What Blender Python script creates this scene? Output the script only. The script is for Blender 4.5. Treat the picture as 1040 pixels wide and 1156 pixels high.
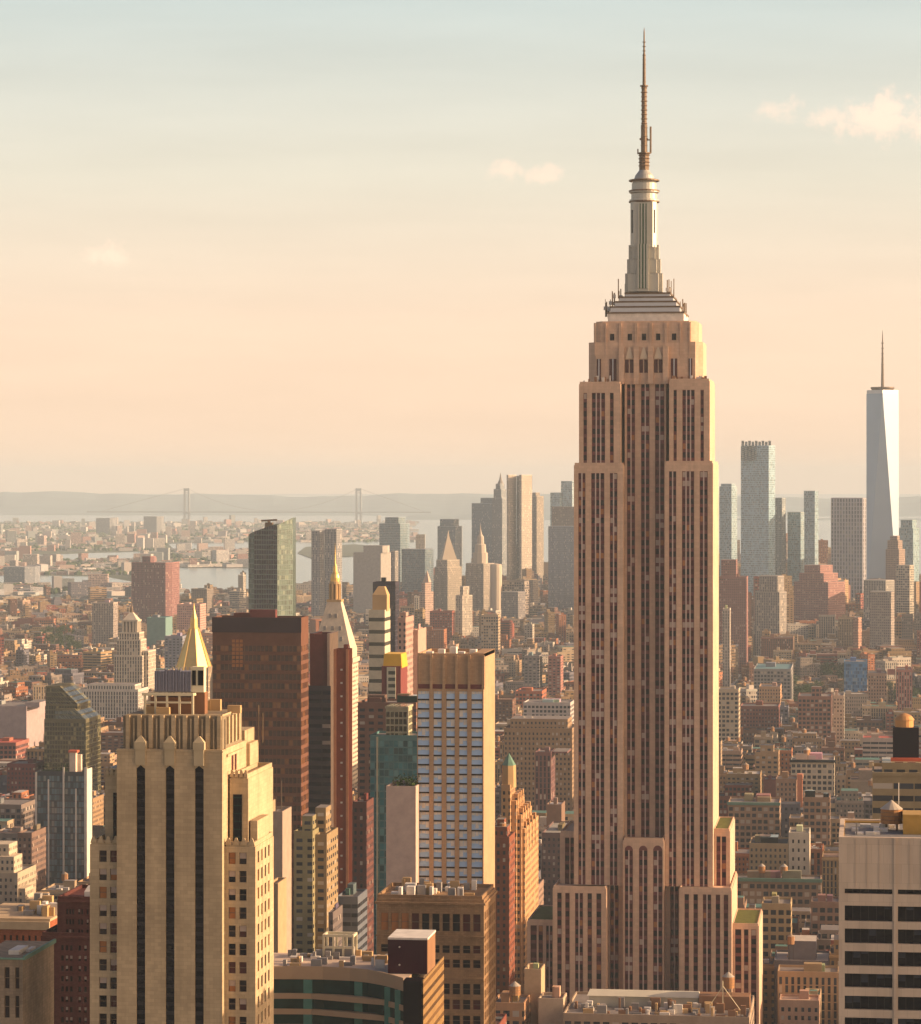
import bpy, math, random
from math import radians as R, sin, cos, pi
from mathutils import Vector
for o in list(bpy.data.objects): bpy.data.objects.remove(o)
S = bpy.context.scene; COL = S.collection
# ---------------------------------------------------------------- camera
F = 3458.0; VPX = 980.0; EYE = 252.0; EYEPY = 548.0      # photo pixels (1040 x 1156)
TH = math.atan((VPX - 520) / F)
cd = bpy.data.cameras.new('camera'); cam = bpy.data.objects.new('camera', cd); COL.objects.link(cam)
cam.location = (0, 0, EYE); cam.rotation_euler = (R(90), 0, TH)
cd.sensor_fit = 'VERTICAL'; cd.sensor_height = 24; cd.lens = 24 * F / 1156
cd.shift_y = (EYEPY - 578) / 1156; cd.clip_start = 5; cd.clip_end = 200000
S.camera = cam
# ---------------------------------------------------------------- light
SUN_EL, SUN_AZ = R(17), R(4)        # direction to the sun: +X (west), turned a little away from the camera
SUN_S, SKY_S, EXPO, HAZE_D = 4.3, 0.072, 1.0, 0.4e-4
SUN_C = (1.0, 0.70, 0.44)
sl = bpy.data.lights.new('sun', 'SUN'); so = bpy.data.objects.new('sun', sl); COL.objects.link(so)
sl.energy = SUN_S; sl.angle = R(0.5); sl.color = SUN_C
sd = Vector((cos(SUN_EL) * cos(SUN_AZ), cos(SUN_EL) * sin(SUN_AZ), sin(SUN_EL)))
so.rotation_euler = sd.to_track_quat('Z', 'Y').to_euler(); so.location = (500, 900, 900)
S.view_settings.view_transform = 'Standard'; S.view_settings.look = 'None'
S.view_settings.exposure = EXPO; S.view_settings.gamma = 1
def ray(px):
    a = (px - 520) / F
    return (-sin(TH) + a * cos(TH), cos(TH) + a * sin(TH))
def PX(px, Y):
    d = ray(px); return Y / d[1] * d[0]
def PZ(py, Y, px=600):
    return EYE - (py - EYEPY) / F * (Y / ray(px)[1])
def proj(x, y, z):
    u = x * cos(TH) + y * sin(TH); t = -x * sin(TH) + y * cos(TH)
    return 520 + F * u / t, EYEPY + F * (EYE - z) / t
def GY(py, px=520): return EYE * F / (py - EYEPY) * ray(px)[1]
def G(px, py):
    Y = GY(py, px); return (PX(px, Y), Y)
# world: sunset sky; Nishita graded by height, with a few thin clouds
W = bpy.data.worlds.new('World'); S.world = W; W.use_nodes = True
nt = W.node_tree; nt.nodes.clear()
def N(t, tree=None, **k):
    n = (tree or nt).nodes.new(t)
    for a, b in k.items(): setattr(n, a, b)
    return n
def sky_nodes():
    L = nt.links.new
    sky = N('ShaderNodeTexSky'); sky.sky_type = 'NISHITA'; sky.sun_disc = False
    sky.sun_elevation = SUN_EL; sky.sun_rotation = math.atan2(sd.x, sd.y)
    sky.altitude = 200; sky.air_density = 1.2; sky.dust_density = 4.0; sky.ozone_density = 1.5
    tc = N('ShaderNodeTexCoord'); sp = N('ShaderNodeSeparateXYZ'); L(tc.outputs['Generated'], sp.inputs[0])
    ramp = N('ShaderNodeValToRGB'); cr = ramp.color_ramp
    mr = N('ShaderNodeMapRange'); mr.inputs[1].default_value = -0.02; mr.inputs[2].default_value = 0.6
    L(sp.outputs['Z'], mr.inputs[0]); L(mr.outputs[0], ramp.inputs[0])
    stops = SKY_STOPS
    while len(cr.elements) < len(stops): cr.elements.new(0.5)
    for e, (z, c) in zip(cr.elements, stops):
        e.position = (z + 0.02) / 0.62; e.color = (*c, 1)
    sc = N('ShaderNodeMix', data_type='RGBA', blend_type='MULTIPLY'); sc.inputs[0].default_value = 1
    sc.clamp_result = False
    L(ramp.outputs[0], sc.inputs[6]); sc.inputs[7].default_value = (9.2, 9.2, 9.2, 1)
    mx = N('ShaderNodeMix', data_type='RGBA'); mx.inputs[0].default_value = 0.8
    L(sky.outputs[0], mx.inputs[6]); L(sc.outputs[2], mx.inputs[7])
    # the bright western sky round the low sun
    dt = N('ShaderNodeVectorMath', operation='DOT_PRODUCT'); L(tc.outputs['Generated'], dt.inputs[0]); dt.inputs[1].default_value = (cos(R(3)) * cos(SUN_AZ), cos(R(3)) * sin(SUN_AZ), sin(R(3)))
    d0 = N('ShaderNodeMath', operation='MAXIMUM'); L(dt.outputs['Value'], d0.inputs[0]); d0.inputs[1].default_value = 0
    d1 = N('ShaderNodeMath', operation='POWER'); L(d0.outputs[0], d1.inputs[0]); d1.inputs[1].default_value = 2.5
    gl = N('ShaderNodeVectorMath', operation='SCALE'); gl.inputs[0].default_value = GLOW; L(d1.outputs[0], gl.inputs['Scale'])
    # faint streaks of high haze
    mpg = N('ShaderNodeMapping'); mpg.inputs['Scale'].default_value = (3, 3, 26); L(tc.outputs['Generated'], mpg.inputs[0])
    n2 = N('ShaderNodeTexNoise'); n2.inputs['Scale'].default_value = 2.4; n2.inputs['Detail'].default_value = 6; n2.inputs['Roughness'].default_value = .6; L(mpg.outputs[0], n2.inputs['Vector'])
    m3 = N('ShaderNodeMapRange'); L(n2.outputs[0], m3.inputs[0]); m3.inputs[1].default_value = .3; m3.inputs[2].default_value = .7; m3.inputs[3].default_value = .955; m3.inputs[4].default_value = 1.035
    s3 = N('ShaderNodeVectorMath', operation='SCALE'); L(mx.outputs[2], s3.inputs[0]); L(m3.outputs[0], s3.inputs['Scale'])
    ad = N('ShaderNodeVectorMath', operation='ADD'); L(s3.outputs[0], ad.inputs[0]); L(gl.outputs[0], ad.inputs[1])
    cur = ad.outputs[0]
    # clouds: soft lumps around fixed directions
    dv = N('ShaderNodeMath', operation='DIVIDE'); L(sp.outputs['X'], dv.inputs[0]); L(sp.outputs['Y'], dv.inputs[1])
    dw = N('ShaderNodeMath', operation='DIVIDE'); L(sp.outputs['Z'], dw.inputs[0]); L(sp.outputs['Y'], dw.inputs[1])
    cb = N('ShaderNodeCombineXYZ'); L(dv.outputs[0], cb.inputs[0]); L(dw.outputs[0], cb.inputs[1])
    nz = N('ShaderNodeTexNoise'); nz.inputs['Scale'].default_value = 130; nz.inputs['Detail'].default_value = 9; nz.inputs['Roughness'].default_value = 0.66
    L(cb.outputs[0], nz.inputs['Vector'])
    gt = N('ShaderNodeMath', operation='GREATER_THAN'); L(sp.outputs['Y'], gt.inputs[0]); gt.inputs[1].default_value = 0.1
    total = None
    for (px, py, rx, ry, amt) in CLOUDS:
        d = ray(px); u0 = d[0] / d[1]; w0 = (EYEPY - py) / F / d[1]
        s1 = N('ShaderNodeVectorMath', operation='SUBTRACT'); L(cb.outputs[0], s1.inputs[0]); s1.inputs[1].default_value = (u0, w0, 0)
        s2 = N('ShaderNodeVectorMath', operation='MULTIPLY'); L(s1.outputs[0], s2.inputs[0]); s2.inputs[1].default_value = (F / rx, F / ry, 0)
        ln = N('ShaderNodeVectorMath', operation='LENGTH'); L(s2.outputs[0], ln.inputs[0])
        m1 = N('ShaderNodeMath', operation='MULTIPLY_ADD'); L(nz.outputs[0], m1.inputs[0]); m1.inputs[1].default_value = 3.3
        m1.inputs[2].default_value = -1.1
        m2 = N('ShaderNodeMath', operation='SUBTRACT'); L(m1.outputs[0], m2.inputs[0]); L(ln.outputs['Value'], m2.inputs[1])
        mp = N('ShaderNodeMapRange', interpolation_type='SMOOTHSTEP'); L(m2.outputs[0], mp.inputs[0])
        mp.inputs[1].default_value = -0.55; mp.inputs[2].default_value = 0.55; mp.inputs[3].default_value = 0; mp.inputs[4].default_value = amt
        if total is None: total = mp.outputs[0]
        else:
            a = N('ShaderNodeMath', operation='MAXIMUM'); L(total, a.inputs[0]); L(mp.outputs[0], a.inputs[1]); total = a.outputs[0]
    g2 = N('ShaderNodeMath', operation='MULTIPLY'); L(total, g2.inputs[0]); L(gt.outputs[0], g2.inputs[1])
    mc = N('ShaderNodeMix', data_type='RGBA'); L(g2.outputs[0], mc.inputs[0]); L(cur, mc.inputs[6]); mc.inputs[7].default_value = (*CLOUD_C, 1)
    bg = N('ShaderNodeBackground'); bg.inputs[1].default_value = SKY_S; L(mc.outputs[2], bg.inputs[0])
    out = N('ShaderNodeOutputWorld'); L(bg.outputs[0], out.inputs[0])
SKY_STOPS = [(-0.02, (.92, .66, .47)), (0.01, (.99, .69, .475)), (0.05, (.95, .695, .505)), (0.10, (.765, .69, .555)),
             (0.155, (.57, .62, .58)), (0.3, (.17, .22, .31)), (0.6, (.05, .08, .18))]
CLOUDS = [(1000, 138, 85, 24, .6), (1004, 120, 36, 22, .62), (948, 132, 44, 16, .38), (882, 124, 30, 17, .36), (575, 192, 28, 14, .42), (612, 198, 30, 13, .38), (122, 285, 34, 15, .5)]
CLOUD_C = (9.7, 6.9, 5.2)
GLOW = (25, 15, 7.6)
sky_nodes()
# ---------------------------------------------------------------- materials
def mat(name):
    m = bpy.data.materials.new(name); m.use_nodes = True
    t = m.node_tree; b = t.nodes['Principled BSDF']; return m, t, b
def plain(name, col, rough=.8, metal=0, noise=.22, scale=.15, spec=.08):
    m, t, b = mat(name)
    tc = N('ShaderNodeTexCoord', t); nz = N('ShaderNodeTexNoise', t); nz.inputs['Scale'].default_value = scale; nz.inputs['Detail'].default_value = 6
    t.links.new(tc.outputs['Object'], nz.inputs['Vector'])
    mx = N('ShaderNodeMix', t, data_type='RGBA')
    mx.inputs[6].default_value = (*[c * (1 - noise) for c in col], 1); mx.inputs[7].default_value = (*[min(1, c * (1 + noise)) for c in col], 1)
    t.links.new(nz.outputs[0], mx.inputs[0]); t.links.new(mx.outputs[2], b.inputs['Base Color'])
    b.inputs['Roughness'].default_value = rough; b.inputs['Metallic'].default_value = metal; b.inputs['Specular IOR Level'].default_value = spec
    return m
def masonry(name, col, bw=1.6, bh=.8, var=.1, joint=.8, stain=.22, rough=.85):
    """coursed stone or brick with joints and rain streaks"""
    m, t, b = mat(name); L = t.links.new
    tc = N('ShaderNodeTexCoord', t); sp = N('ShaderNodeSeparateXYZ', t); L(tc.outputs['Object'], sp.inputs[0])
    ad = N('ShaderNodeMath', t, operation='ADD'); L(sp.outputs[0], ad.inputs[0]); L(sp.outputs[1], ad.inputs[1])
    cb = N('ShaderNodeCombineXYZ', t); L(ad.outputs[0], cb.inputs[0]); L(sp.outputs[2], cb.inputs[1])
    br = N('ShaderNodeTexBrick', t); L(cb.outputs[0], br.inputs['Vector']); br.inputs['Scale'].default_value = 1
    br.inputs['Brick Width'].default_value = bw; br.inputs['Row Height'].default_value = bh; br.inputs['Mortar Size'].default_value = .03; br.inputs['Mortar Smooth'].default_value = .3
    br.inputs['Color1'].default_value = (*[c * (1 - var) for c in col], 1); br.inputs['Color2'].default_value = (*[c * (1 + var) for c in col], 1); br.inputs['Mortar'].default_value = (*[c * joint for c in col], 1)
    mp = N('ShaderNodeMapping', t); mp.inputs['Scale'].default_value = (.55, .55, .035); L(tc.outputs['Object'], mp.inputs[0])
    n1 = N('ShaderNodeTexNoise', t); n1.inputs['Scale'].default_value = 1; n1.inputs['Detail'].default_value = 6; n1.inputs['Roughness'].default_value = .65; L(mp.outputs[0], n1.inputs['Vector'])
    n2 = N('ShaderNodeTexNoise', t); n2.inputs['Scale'].default_value = .09; n2.inputs['Detail'].default_value = 7; L(tc.outputs['Object'], n2.inputs['Vector'])
    mu = N('ShaderNodeMath', t, operation='ADD'); L(n1.outputs[0], mu.inputs[0]); L(n2.outputs[0], mu.inputs[1])
    f = N('ShaderNodeMapRange', t); L(mu.outputs[0], f.inputs[0]); f.inputs[1].default_value = .7; f.inputs[2].default_value = 1.3; f.inputs[3].default_value = 1 - stain; f.inputs[4].default_value = 1 + stain * .55
    v = N('ShaderNodeVectorMath', t, operation='SCALE'); L(br.outputs['Color'], v.inputs[0]); L(f.outputs[0], v.inputs['Scale']); L(v.outputs[0], b.inputs['Base Color'])
    b.inputs['Roughness'].default_value = rough; b.inputs['Specular IOR Level'].default_value = .08
    return m
def facade(name, bay=3, flo=3.5, ww=.45, wh=.5, glass=(.03, .035, .045), blind=.12, blindc=(.42, .36, .29), rough=.2, spec=.22, top=1.2):
    """wall colour from the mesh's Col attribute, windows every bay/floor from a UV map in metres (v counts down from the roof)"""
    m, t, b = mat(name); L = t.links.new
    at = N('ShaderNodeAttribute', t, attribute_name='Col')
    nz = N('ShaderNodeTexNoise', t); nz.inputs['Scale'].default_value = .22; nz.inputs['Detail'].default_value = 7; nz.inputs['Roughness'].default_value = .7
    uv = N('ShaderNodeUVMap', t, uv_map='UVMap'); L(uv.outputs[0], nz.inputs['Vector'])
    f = N('ShaderNodeMapRange', t); L(nz.outputs[0], f.inputs[0]); f.inputs[1].default_value = .25; f.inputs[2].default_value = .75; f.inputs[3].default_value = .74; f.inputs[4].default_value = 1.16
    wc = N('ShaderNodeVectorMath', t, operation='SCALE'); L(at.outputs['Color'], wc.inputs[0]); L(f.outputs[0], wc.inputs['Scale'])
    if not ww:
        L(wc.outputs[0], b.inputs['Base Color']); b.inputs['Roughness'].default_value = .85; b.inputs['Specular IOR Level'].default_value = .08
        return m
    sp = N('ShaderNodeSeparateXYZ', t); L(uv.outputs[0], sp.inputs[0])
    def axis(o, size, frac, off=0):
        d = N('ShaderNodeMath', t, operation='MULTIPLY_ADD'); L(o, d.inputs[0]); d.inputs[1].default_value = 1 / size; d.inputs[2].default_value = -off / size
        fr = N('ShaderNodeMath', t, operation='FRACT'); L(d.outputs[0], fr.inputs[0])
        fl = N('ShaderNodeMath', t, operation='FLOOR'); L(d.outputs[0], fl.inputs[0])
        s = N('ShaderNodeMath', t, operation='SUBTRACT'); L(fr.outputs[0], s.inputs[0]); s.inputs[1].default_value = .5
        a = N('ShaderNodeMath', t, operation='ABSOLUTE'); L(s.outputs[0], a.inputs[0])
        c = N('ShaderNodeMath', t, operation='LESS_THAN'); L(a.outputs[0], c.inputs[0]); c.inputs[1].default_value = frac / 2
        return c.outputs[0], fl.outputs[0], d.outputs[0]
    mu, cu, _ = axis(sp.outputs[0], bay, ww); mv, cv, dv = axis(sp.outputs[1], flo, wh, top)
    k = N('ShaderNodeMath', t, operation='MULTIPLY'); L(mu, k.inputs[0]); L(mv, k.inputs[1])
    up = N('ShaderNodeMath', t, operation='GREATER_THAN'); L(dv, up.inputs[0]); up.inputs[1].default_value = 0
    k2 = N('ShaderNodeMath', t, operation='MULTIPLY'); L(k.outputs[0], k2.inputs[0]); L(up.outputs[0], k2.inputs[1])
    oi = N('ShaderNodeObjectInfo', t)
    cb = N('ShaderNodeCombineXYZ', t); L(cu, cb.inputs[0]); L(cv, cb.inputs[1]); L(oi.outputs['Random'], cb.inputs[2])
    wn = N('ShaderNodeTexWhiteNoise', t); L(cb.outputs[0], wn.inputs['Vector'])
    g1 = N('ShaderNodeMath', t, operation='GREATER_THAN'); L(wn.outputs['Value'], g1.inputs[0]); g1.inputs[1].default_value = 1 - blind
    sc = N('ShaderNodeMath', t, operation='MULTIPLY_ADD'); L(wn.outputs['Value'], sc.inputs[0]); sc.inputs[1].default_value = 1.2; sc.inputs[2].default_value = .45
    gc = N('ShaderNodeVectorMath', t, operation='SCALE'); gc.inputs[0].default_value = glass; L(sc.outputs[0], gc.inputs['Scale'])
    gm = N('ShaderNodeMix', t, data_type='RGBA'); L(g1.outputs[0], gm.inputs[0]); L(gc.outputs[0], gm.inputs[6]); gm.inputs[7].default_value = (*blindc, 1)
    fm = N('ShaderNodeMix', t, data_type='RGBA'); L(k2.outputs[0], fm.inputs[0]); L(wc.outputs[0], fm.inputs[6]); L(gm.outputs[2], fm.inputs[7])
    L(fm.outputs[2], b.inputs['Base Color'])
    rm = N('ShaderNodeMapRange', t); L(k2.outputs[0], rm.inputs[0]); rm.inputs[3].default_value = .85; rm.inputs[4].default_value = rough; L(rm.outputs[0], b.inputs['Roughness'])
    sm = N('ShaderNodeMapRange', t); L(k2.outputs[0], sm.inputs[0]); sm.inputs[3].default_value = .08; sm.inputs[4].default_value = spec; L(sm.outputs[0], b.inputs['Specular IOR Level'])
    bp = N('ShaderNodeBump', t); bp.inputs['Distance'].default_value = .3; bp.inputs['Strength'].default_value = .6; bp.invert = True
    L(k2.outputs[0], bp.inputs['Height']); L(bp.outputs[0], b.inputs['Normal'])
    return m
FAC = dict(
    punch=facade('punched_wall', 2.7, 3.4, .42, .5), big=facade('loft_wall', 3.6, 3.9, .68, .58, blind=.16),
    pair=facade('brick_wall', 4.4, 3.1, .55, .45, blind=.2), ribbon=facade('ribbon_wall', 6, 3.6, .95, .45),
    glass=facade('curtain_wall', 1.6, 3.7, .86, .82, (.08, .13, .15), .1, (.2, .22, .2), .1, .6),
    teal=facade('teal_curtain_wall', 2.2, 3.4, .84, .8, (.03, .16, .17), .14, (.12, .3, .29), .12, .7),
    blue=facade('blue_curtain_wall', 1.8, 3.8, .9, .84, (.06, .17, .33), .1, (.2, .3, .4), .12, .7),
    olive=facade('olive_curtain_wall', 2.0, 3.3, .8, .74, (.035, .036, .016), .12, (.22, .2, .1), .12, .8),
    vert=facade('piered_wall', 2.6, 3.6, .46, .86, blind=.1), bronze=facade('bronze_wall', 1.7, 3.9, .8, .6, (.045, .02, .012), .22, (.20, .085, .03), .2, .4, top=9.5),  # bronze: orange cells stand for warm reflections, put into the colour
    band=facade('banded_wall', 40, 7.5, 1.0, .3, (.05, .05, .035), 0), dark=facade('dark_curtain_wall', 1.8, 3.6, .85, .8, (.012, .014, .03), .08, (.06, .05, .06), .15, .5),
    haze=facade('tall_piered_wall', 5.5, 7.2, .5, .8, (.10, .12, .13), .2, (.25, .24, .2)), blank=facade('blank_wall', ww=0))
ROOF = FAC['blank']
M = dict(
    limestone=masonry('limestone', (.57, .39, .27), 2.2, 1.24, .07, .82, .18), spandrel=plain('spandrel_metal', (.15, .046, .042), .6, 0, .45, .3, .12),
    alu=plain('pale_aluminium', (.50, .49, .50), .4, .5, .1), mullion=plain('mullion_metal', (.52, .40, .34), .6, 0, .2), steel=plain('mast_steel', (.17, .12, .08), .5, .4, .3, .4),
    pane_dark=plain('dark_pane', (.012, .007, .009), .12, 0, .5, .2, .15), pane_red=plain('reddish_pane', (.07, .018, .016), .25, 0, .4, .3, .2), pane_pale=plain('blind_pane', (.40, .31, .25), .5, 0, .2, .5),
    pane_amber=plain('amber_pane', (.34, .14, .05), .35, 0, .3, .5), black=plain('black_glass', (.003, .0035, .008), .1, 0, .3, .1, .08), bluepane=plain('blue_pane', (.34, .50, .70), .15, 0, .2, .3, .6),  # blue pane carries the reflected sky in its base colour
    greenpane=plain('green_pane', (.006, .032, .026), .1, 0, .7, .25, .25), tealpane=plain('pale_teal_panel', (.07, .19, .15), .3, 0, .3, .4), mast=plain('mast_cladding', (.42, .40, .345), .4, .35, .12), flute=plain('mast_glass', (.10, .15, .09), .2, .2, .4, .6),
    gold=plain('gold_leaf', (.74, .49, .17), .42, .6, .12, .3), copper=plain('green_copper', (.13, .23, .175), .7, 0, .3, .3), wood=plain('tank_wood', (.33, .17, .075), .85, 0, .3, .8),
    tin=plain('tank_roof_tin', (.42, .36, .28), .5, .3, .2, .8), leaf=plain('foliage', (.055, .085, .02), .8, 0, .5, .4), leaf2=plain('dark_foliage', (.03, .052, .018), .8, 0, .4, .4), bark=plain('bark', (.09, .06, .04)),
    turf=plain('roof_turf', (.085, .095, .02), .9, 0, .6, .5), cream=plain('cream_steel', (.62, .54, .36), .6), pent=plain('oxblood_cladding', (.035, .006, .014), .6, 0, .2, .3, .04),
    tan=plain('tan_masonry', (.44, .29, .14), noise=.2, scale=.12), grey=plain('grey_mech', (.25, .23, .21)), white=plain('white_paint', (.6, .55, .48), .7, 0, .35, .4), concrete=masonry('travertine', (.54, .43, .325), 2.3, 3.72, .05, .78, .16),
    yellow=plain('yellow_cladding', (.62, .36, .035), .5, 0, .15), rust_or_sunlit=plain('rust_or_sunlit_panel', (.24, .13, .07)), redstrip=plain('red_paint', (.55, .12, .06)), ochre=plain('sunlit_ochre', (.42, .25, .06), .5, 0, .25, .6),
    blueshed=plain('blue_grey_sheet', (.23, .225, .27), .5, .2, .2, 1.5))
# ---------------------------------------------------------------- mesh builder
class MB:
    def __init__(s, col=(.4, .35, .28)): s.v = []; s.f = []; s.uv = []; s.c = []; s.m = []; s.col = col; s.us = s.vs = 1
    def face(s, pts, uvs=None, m=0, col=None):
        i = len(s.v); s.v += [tuple(p) for p in pts]; s.f.append(tuple(range(i, i + len(pts))))
        s.uv.append(uvs or [(p[0], p[1]) for p in pts]); s.c.append(col or s.col); s.m.append(m)
    def wall(s, a, b, z0, z1, m=0, col=None, zt=None):
        w = math.hypot(b[0] - a[0], b[1] - a[1]); zt = z1 if zt is None else zt
        s.face([(*a, z0), (*b, z0), (*b, z1), (*a, z1)], [(0, (zt - z0) * s.vs), (w * s.us, (zt - z0) * s.vs), (w * s.us, (zt - z1) * s.vs), (0, (zt - z1) * s.vs)], m, col)
    def prism(s, poly, z0, z1, m=0, mr=1, col=None, rcol=None, top=True, bottom=False):
        n = len(poly)                       # poly counter-clockwise seen from above
        for i in range(n): s.wall(poly[i], poly[(i + 1) % n], z0, z1, m, col)
        if top: s.face([(*p, z1) for p in poly], None, mr, rcol or col)
        if bottom: s.face([(*p, z0) for p in reversed(poly)], None, m, col)
    def box(s, x0, x1, y0, y1, z0, z1, m=0, mr=None, col=None, rcol=None, bottom=False):
        s.prism([(x0, y0), (x1, y0), (x1, y1), (x0, y1)], z0, z1, m, m if mr is None else mr, col, rcol, True, bottom)
    def rbox(s, cx, cy, w, d, z0, z1, a, m=0, mr=None, col=None, rcol=None):
        c, n = cos(a), sin(a)
        q = [(cx + x * c - y * n, cy + x * n + y * c) for x, y in ((-w/2, -d/2), (w/2, -d/2), (w/2, d/2), (-w/2, d/2))]
        s.prism(q, z0, z1, m, m if mr is None else mr, col, rcol)
    def ring(s, cx, cy, n, r, a0=0): return [(cx + r * cos(a0 + 2 * pi * i / n), cy + r * sin(a0 + 2 * pi * i / n)) for i in range(n)]
    def lathe(s, cx, cy, prof, n=12, m=0, col=None, a0=0, sx=1, sy=1):
        for (r0, z0), (r1, z1) in zip(prof, prof[1:]):
            for i in range(n):
                t0 = a0 + 2 * pi * i / n; t1 = a0 + 2 * pi * (i + 1) / n
                p = [(cx + sx * r0 * cos(t0), cy + sy * r0 * sin(t0), z0), (cx + sx * r0 * cos(t1), cy + sy * r0 * sin(t1), z0), (cx + sx * r1 * cos(t1), cy + sy * r1 * sin(t1), z1), (cx + sx * r1 * cos(t0), cy + sy * r1 * sin(t0), z1)]
                if r1 < 1e-6: p = p[:3]
                elif r0 < 1e-6: p = [p[0], p[2], p[3]]
                s.face(p, [(0, 0), (1, 0), (1, 1), (0, 1)][:len(p)], m, col)
    def frustum(s, x0, x1, y0, y1, z0, X0, X1, Y0, Y1, z1, m=0, mr=None, col=None):
        a = [(x0, y0, z0), (x1, y0, z0), (x1, y1, z0), (x0, y1, z0)]; b = [(X0, Y0, z1), (X1, Y0, z1), (X1, Y1, z1), (X0, Y1, z1)]
        for i in range(4):
            j = (i + 1) % 4; w = math.dist(a[i], a[j]); h = z1 - z0
            s.face([a[i], a[j], b[j], b[i]], [(0, h), (w, h), (w, 0), (0, 0)], m, col)
        s.face(b, None, m if mr is None else mr, col)
    def bar(s, p, q, r, m=0, n=5, col=None):
        p, q = Vector(p), Vector(q); d = (q - p).normalized(); u = d.orthogonal().normalized(); w = d.cross(u)
        A = [p + r * (u * cos(2*pi*i/n) + w * sin(2*pi*i/n)) for i in range(n)]; B = [x + (q - p) for x in A]
        for i in range(n): s.face([A[i], A[(i+1) % n], B[(i+1) % n], B[i]], [(0, 0), (1, 0), (1, 1), (0, 1)], m, col)
        s.face(B, None, m, col)
    def wbox(s, ax, c, a0, a1, d0, d1, z0, z1, m=0, mr=None, col=None):
        if ax == 'y': s.box(a0, a1, c + d0, c + d1, z0, z1, m, mr, col, bottom=True)
        else: s.box(c - d1, c - d0, a0, a1, z0, z1, m, mr, col, bottom=True)
    def grid(s, ax, c, a0, a1, z0, z1, cols, rows, d=.4, m=0, col=None):
        """proud wall of piers and spandrels leaving real openings; the solid core behind it starts d deeper"""
        e = [a0] + [x for q in cols for x in q] + [a1]
        for i in range(0, len(e), 2): s.wbox(ax, c, e[i], e[i+1], 0, d, z0, z1, m, m, col)
        r = [z0] + [x for q in rows for x in q] + [z1]
        for (p, q) in cols:
            for i in range(0, len(r), 2):
                if r[i+1] - r[i] > .02: s.wbox(ax, c, p, q, .03, d, r[i], r[i+1], m, m, col)
    def mesh(s, name, mats, org=(0, 0, 0)):
        me = bpy.data.meshes.new(name)
        ox, oy, oz = org
        me.from_pydata([(x - ox, y - oy, z - oz) for x, y, z in s.v], [], s.f)
        for k in mats: me.materials.append(k)
        u = me.uv_layers.new(name='UVMap'); u.data.foreach_set('uv', [c for f in s.uv for p in f for c in p])
        a = me.color_attributes.new('Col', 'FLOAT_COLOR', 'CORNER')
        a.data.foreach_set('color', [x for f, c in zip(s.f, s.c) for _ in f for x in (c[0], c[1], c[2], 1.0)])
        me.polygons.foreach_set('material_index', s.m); me.update(); return me
    def build(s, name, mats, parent=None, org=None):
        mats = mats if isinstance(mats, (list, tuple)) else [mats]
        if parent is not None: org = parent.location
        if org is None:
            xs = [p[0] for p in s.v]; ys = [p[1] for p in s.v]; org = ((min(xs) + max(xs)) / 2, (min(ys) + max(ys)) / 2, min(p[2] for p in s.v))
        me = s.mesh(name, mats, org); o = bpy.data.objects.new(name, me); COL.objects.link(o)
        if parent is not None: o.parent = parent
        else: o.location = org
        return o
class PB:
    """loose roof plant: every box is a part of its own"""
    def __init__(s, name, mats, root): s.a = (name, mats, root)
    def box(s, x0, x1, y0, y1, z0, z1, m=0):
        b = MB(); b.box(x0, x1, y0, y1, z0, z1, bottom=True); n, k, o = s.a; return b.build(n, k[m], o)
    def bar(s, p, q, r, m=0):
        b = MB(); b.bar(p, q, r); n, k, o = s.a; return b.build(n, k[m], o)
def tag(o, label=None, cat=None, group=None, kind=None):
    for k, v in (('label', label), ('category', cat), ('group', group), ('kind', kind)):
        if v: o[k] = v
    return o
def thing(name, label, cat, loc, group=None):
    o = bpy.data.objects.new(name, None); COL.objects.link(o); o.location = loc; o.empty_display_size = 5
    return tag(o, label, cat, group)
_wm = {}
def put_windows(root, specs, rest_mats, part='window', limit=100, sash=True):
    """specs (axis, plane, a0, a1, z0, z1, material, recess): the first `limit` are parts of their own, the others one stuff part"""
    for (ax, c, a0, a1, z0, z1, mk, d) in specs[:limit]:
        w, h = round(a1 - a0, 2), round(z1 - z0, 2); key = (ax, w, h, mk, sash)
        if key not in _wm:
            b = MB(); b.wbox(ax, 0, -w/2, w/2, 0, .1, -h/2, h/2); sm = None
            pane = b.mesh('window', [M[mk]])
            if sash:
                b = MB(); b.wbox(ax, 0, -w/2, w/2, -.07, -.001, -.07, .07); b.wbox(ax, 0, -w/2, -w/2 + .12, -.07, -.001, -h/2, h/2); b.wbox(ax, 0, w/2 - .12, w/2, -.07, -.001, -h/2, h/2)
                sm = b.mesh('sash', [M['steel']])
            _wm[key] = (pane, sm)
        o = bpy.data.objects.new(part, _wm[key][0]); COL.objects.link(o); o.parent = root
        zc, ac = (z0 + z1) / 2, (a0 + a1) / 2
        p = (ac, c + d, zc) if ax == 'y' else (c - d, ac, zc)
        o.location = [p[i] - root.location[i] for i in range(3)]
        if _wm[key][1]: q = bpy.data.objects.new('sash', _wm[key][1]); COL.objects.link(q); q.parent = o
    rest = specs[limit:]
    if rest:
        b = MB()
        for (ax, c, a0, a1, z0, z1, mk, d) in rest: b.wbox(ax, c, a0, a1, d, d + .1, z0, z1, rest_mats.index(mk))
        tag(b.build('window_array', [M[k] for k in rest_mats], root), kind='stuff')
HERO = []        # (px0, px1, visible bottom py, Y, x0, x1, y0, y1, short name)
def reg(px0, px1, vb, Y, dep, short, x0=None, x1=None):
    x0 = PX(px0, Y) if x0 is None else x0; x1 = PX(px1, Y) if x1 is None else x1
    HERO.append((px0, VPX - (VPX - px1) * Y / (Y + dep) if px1 < VPX else px1, vb, Y, x0, x1, Y, Y + dep, short))
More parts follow.
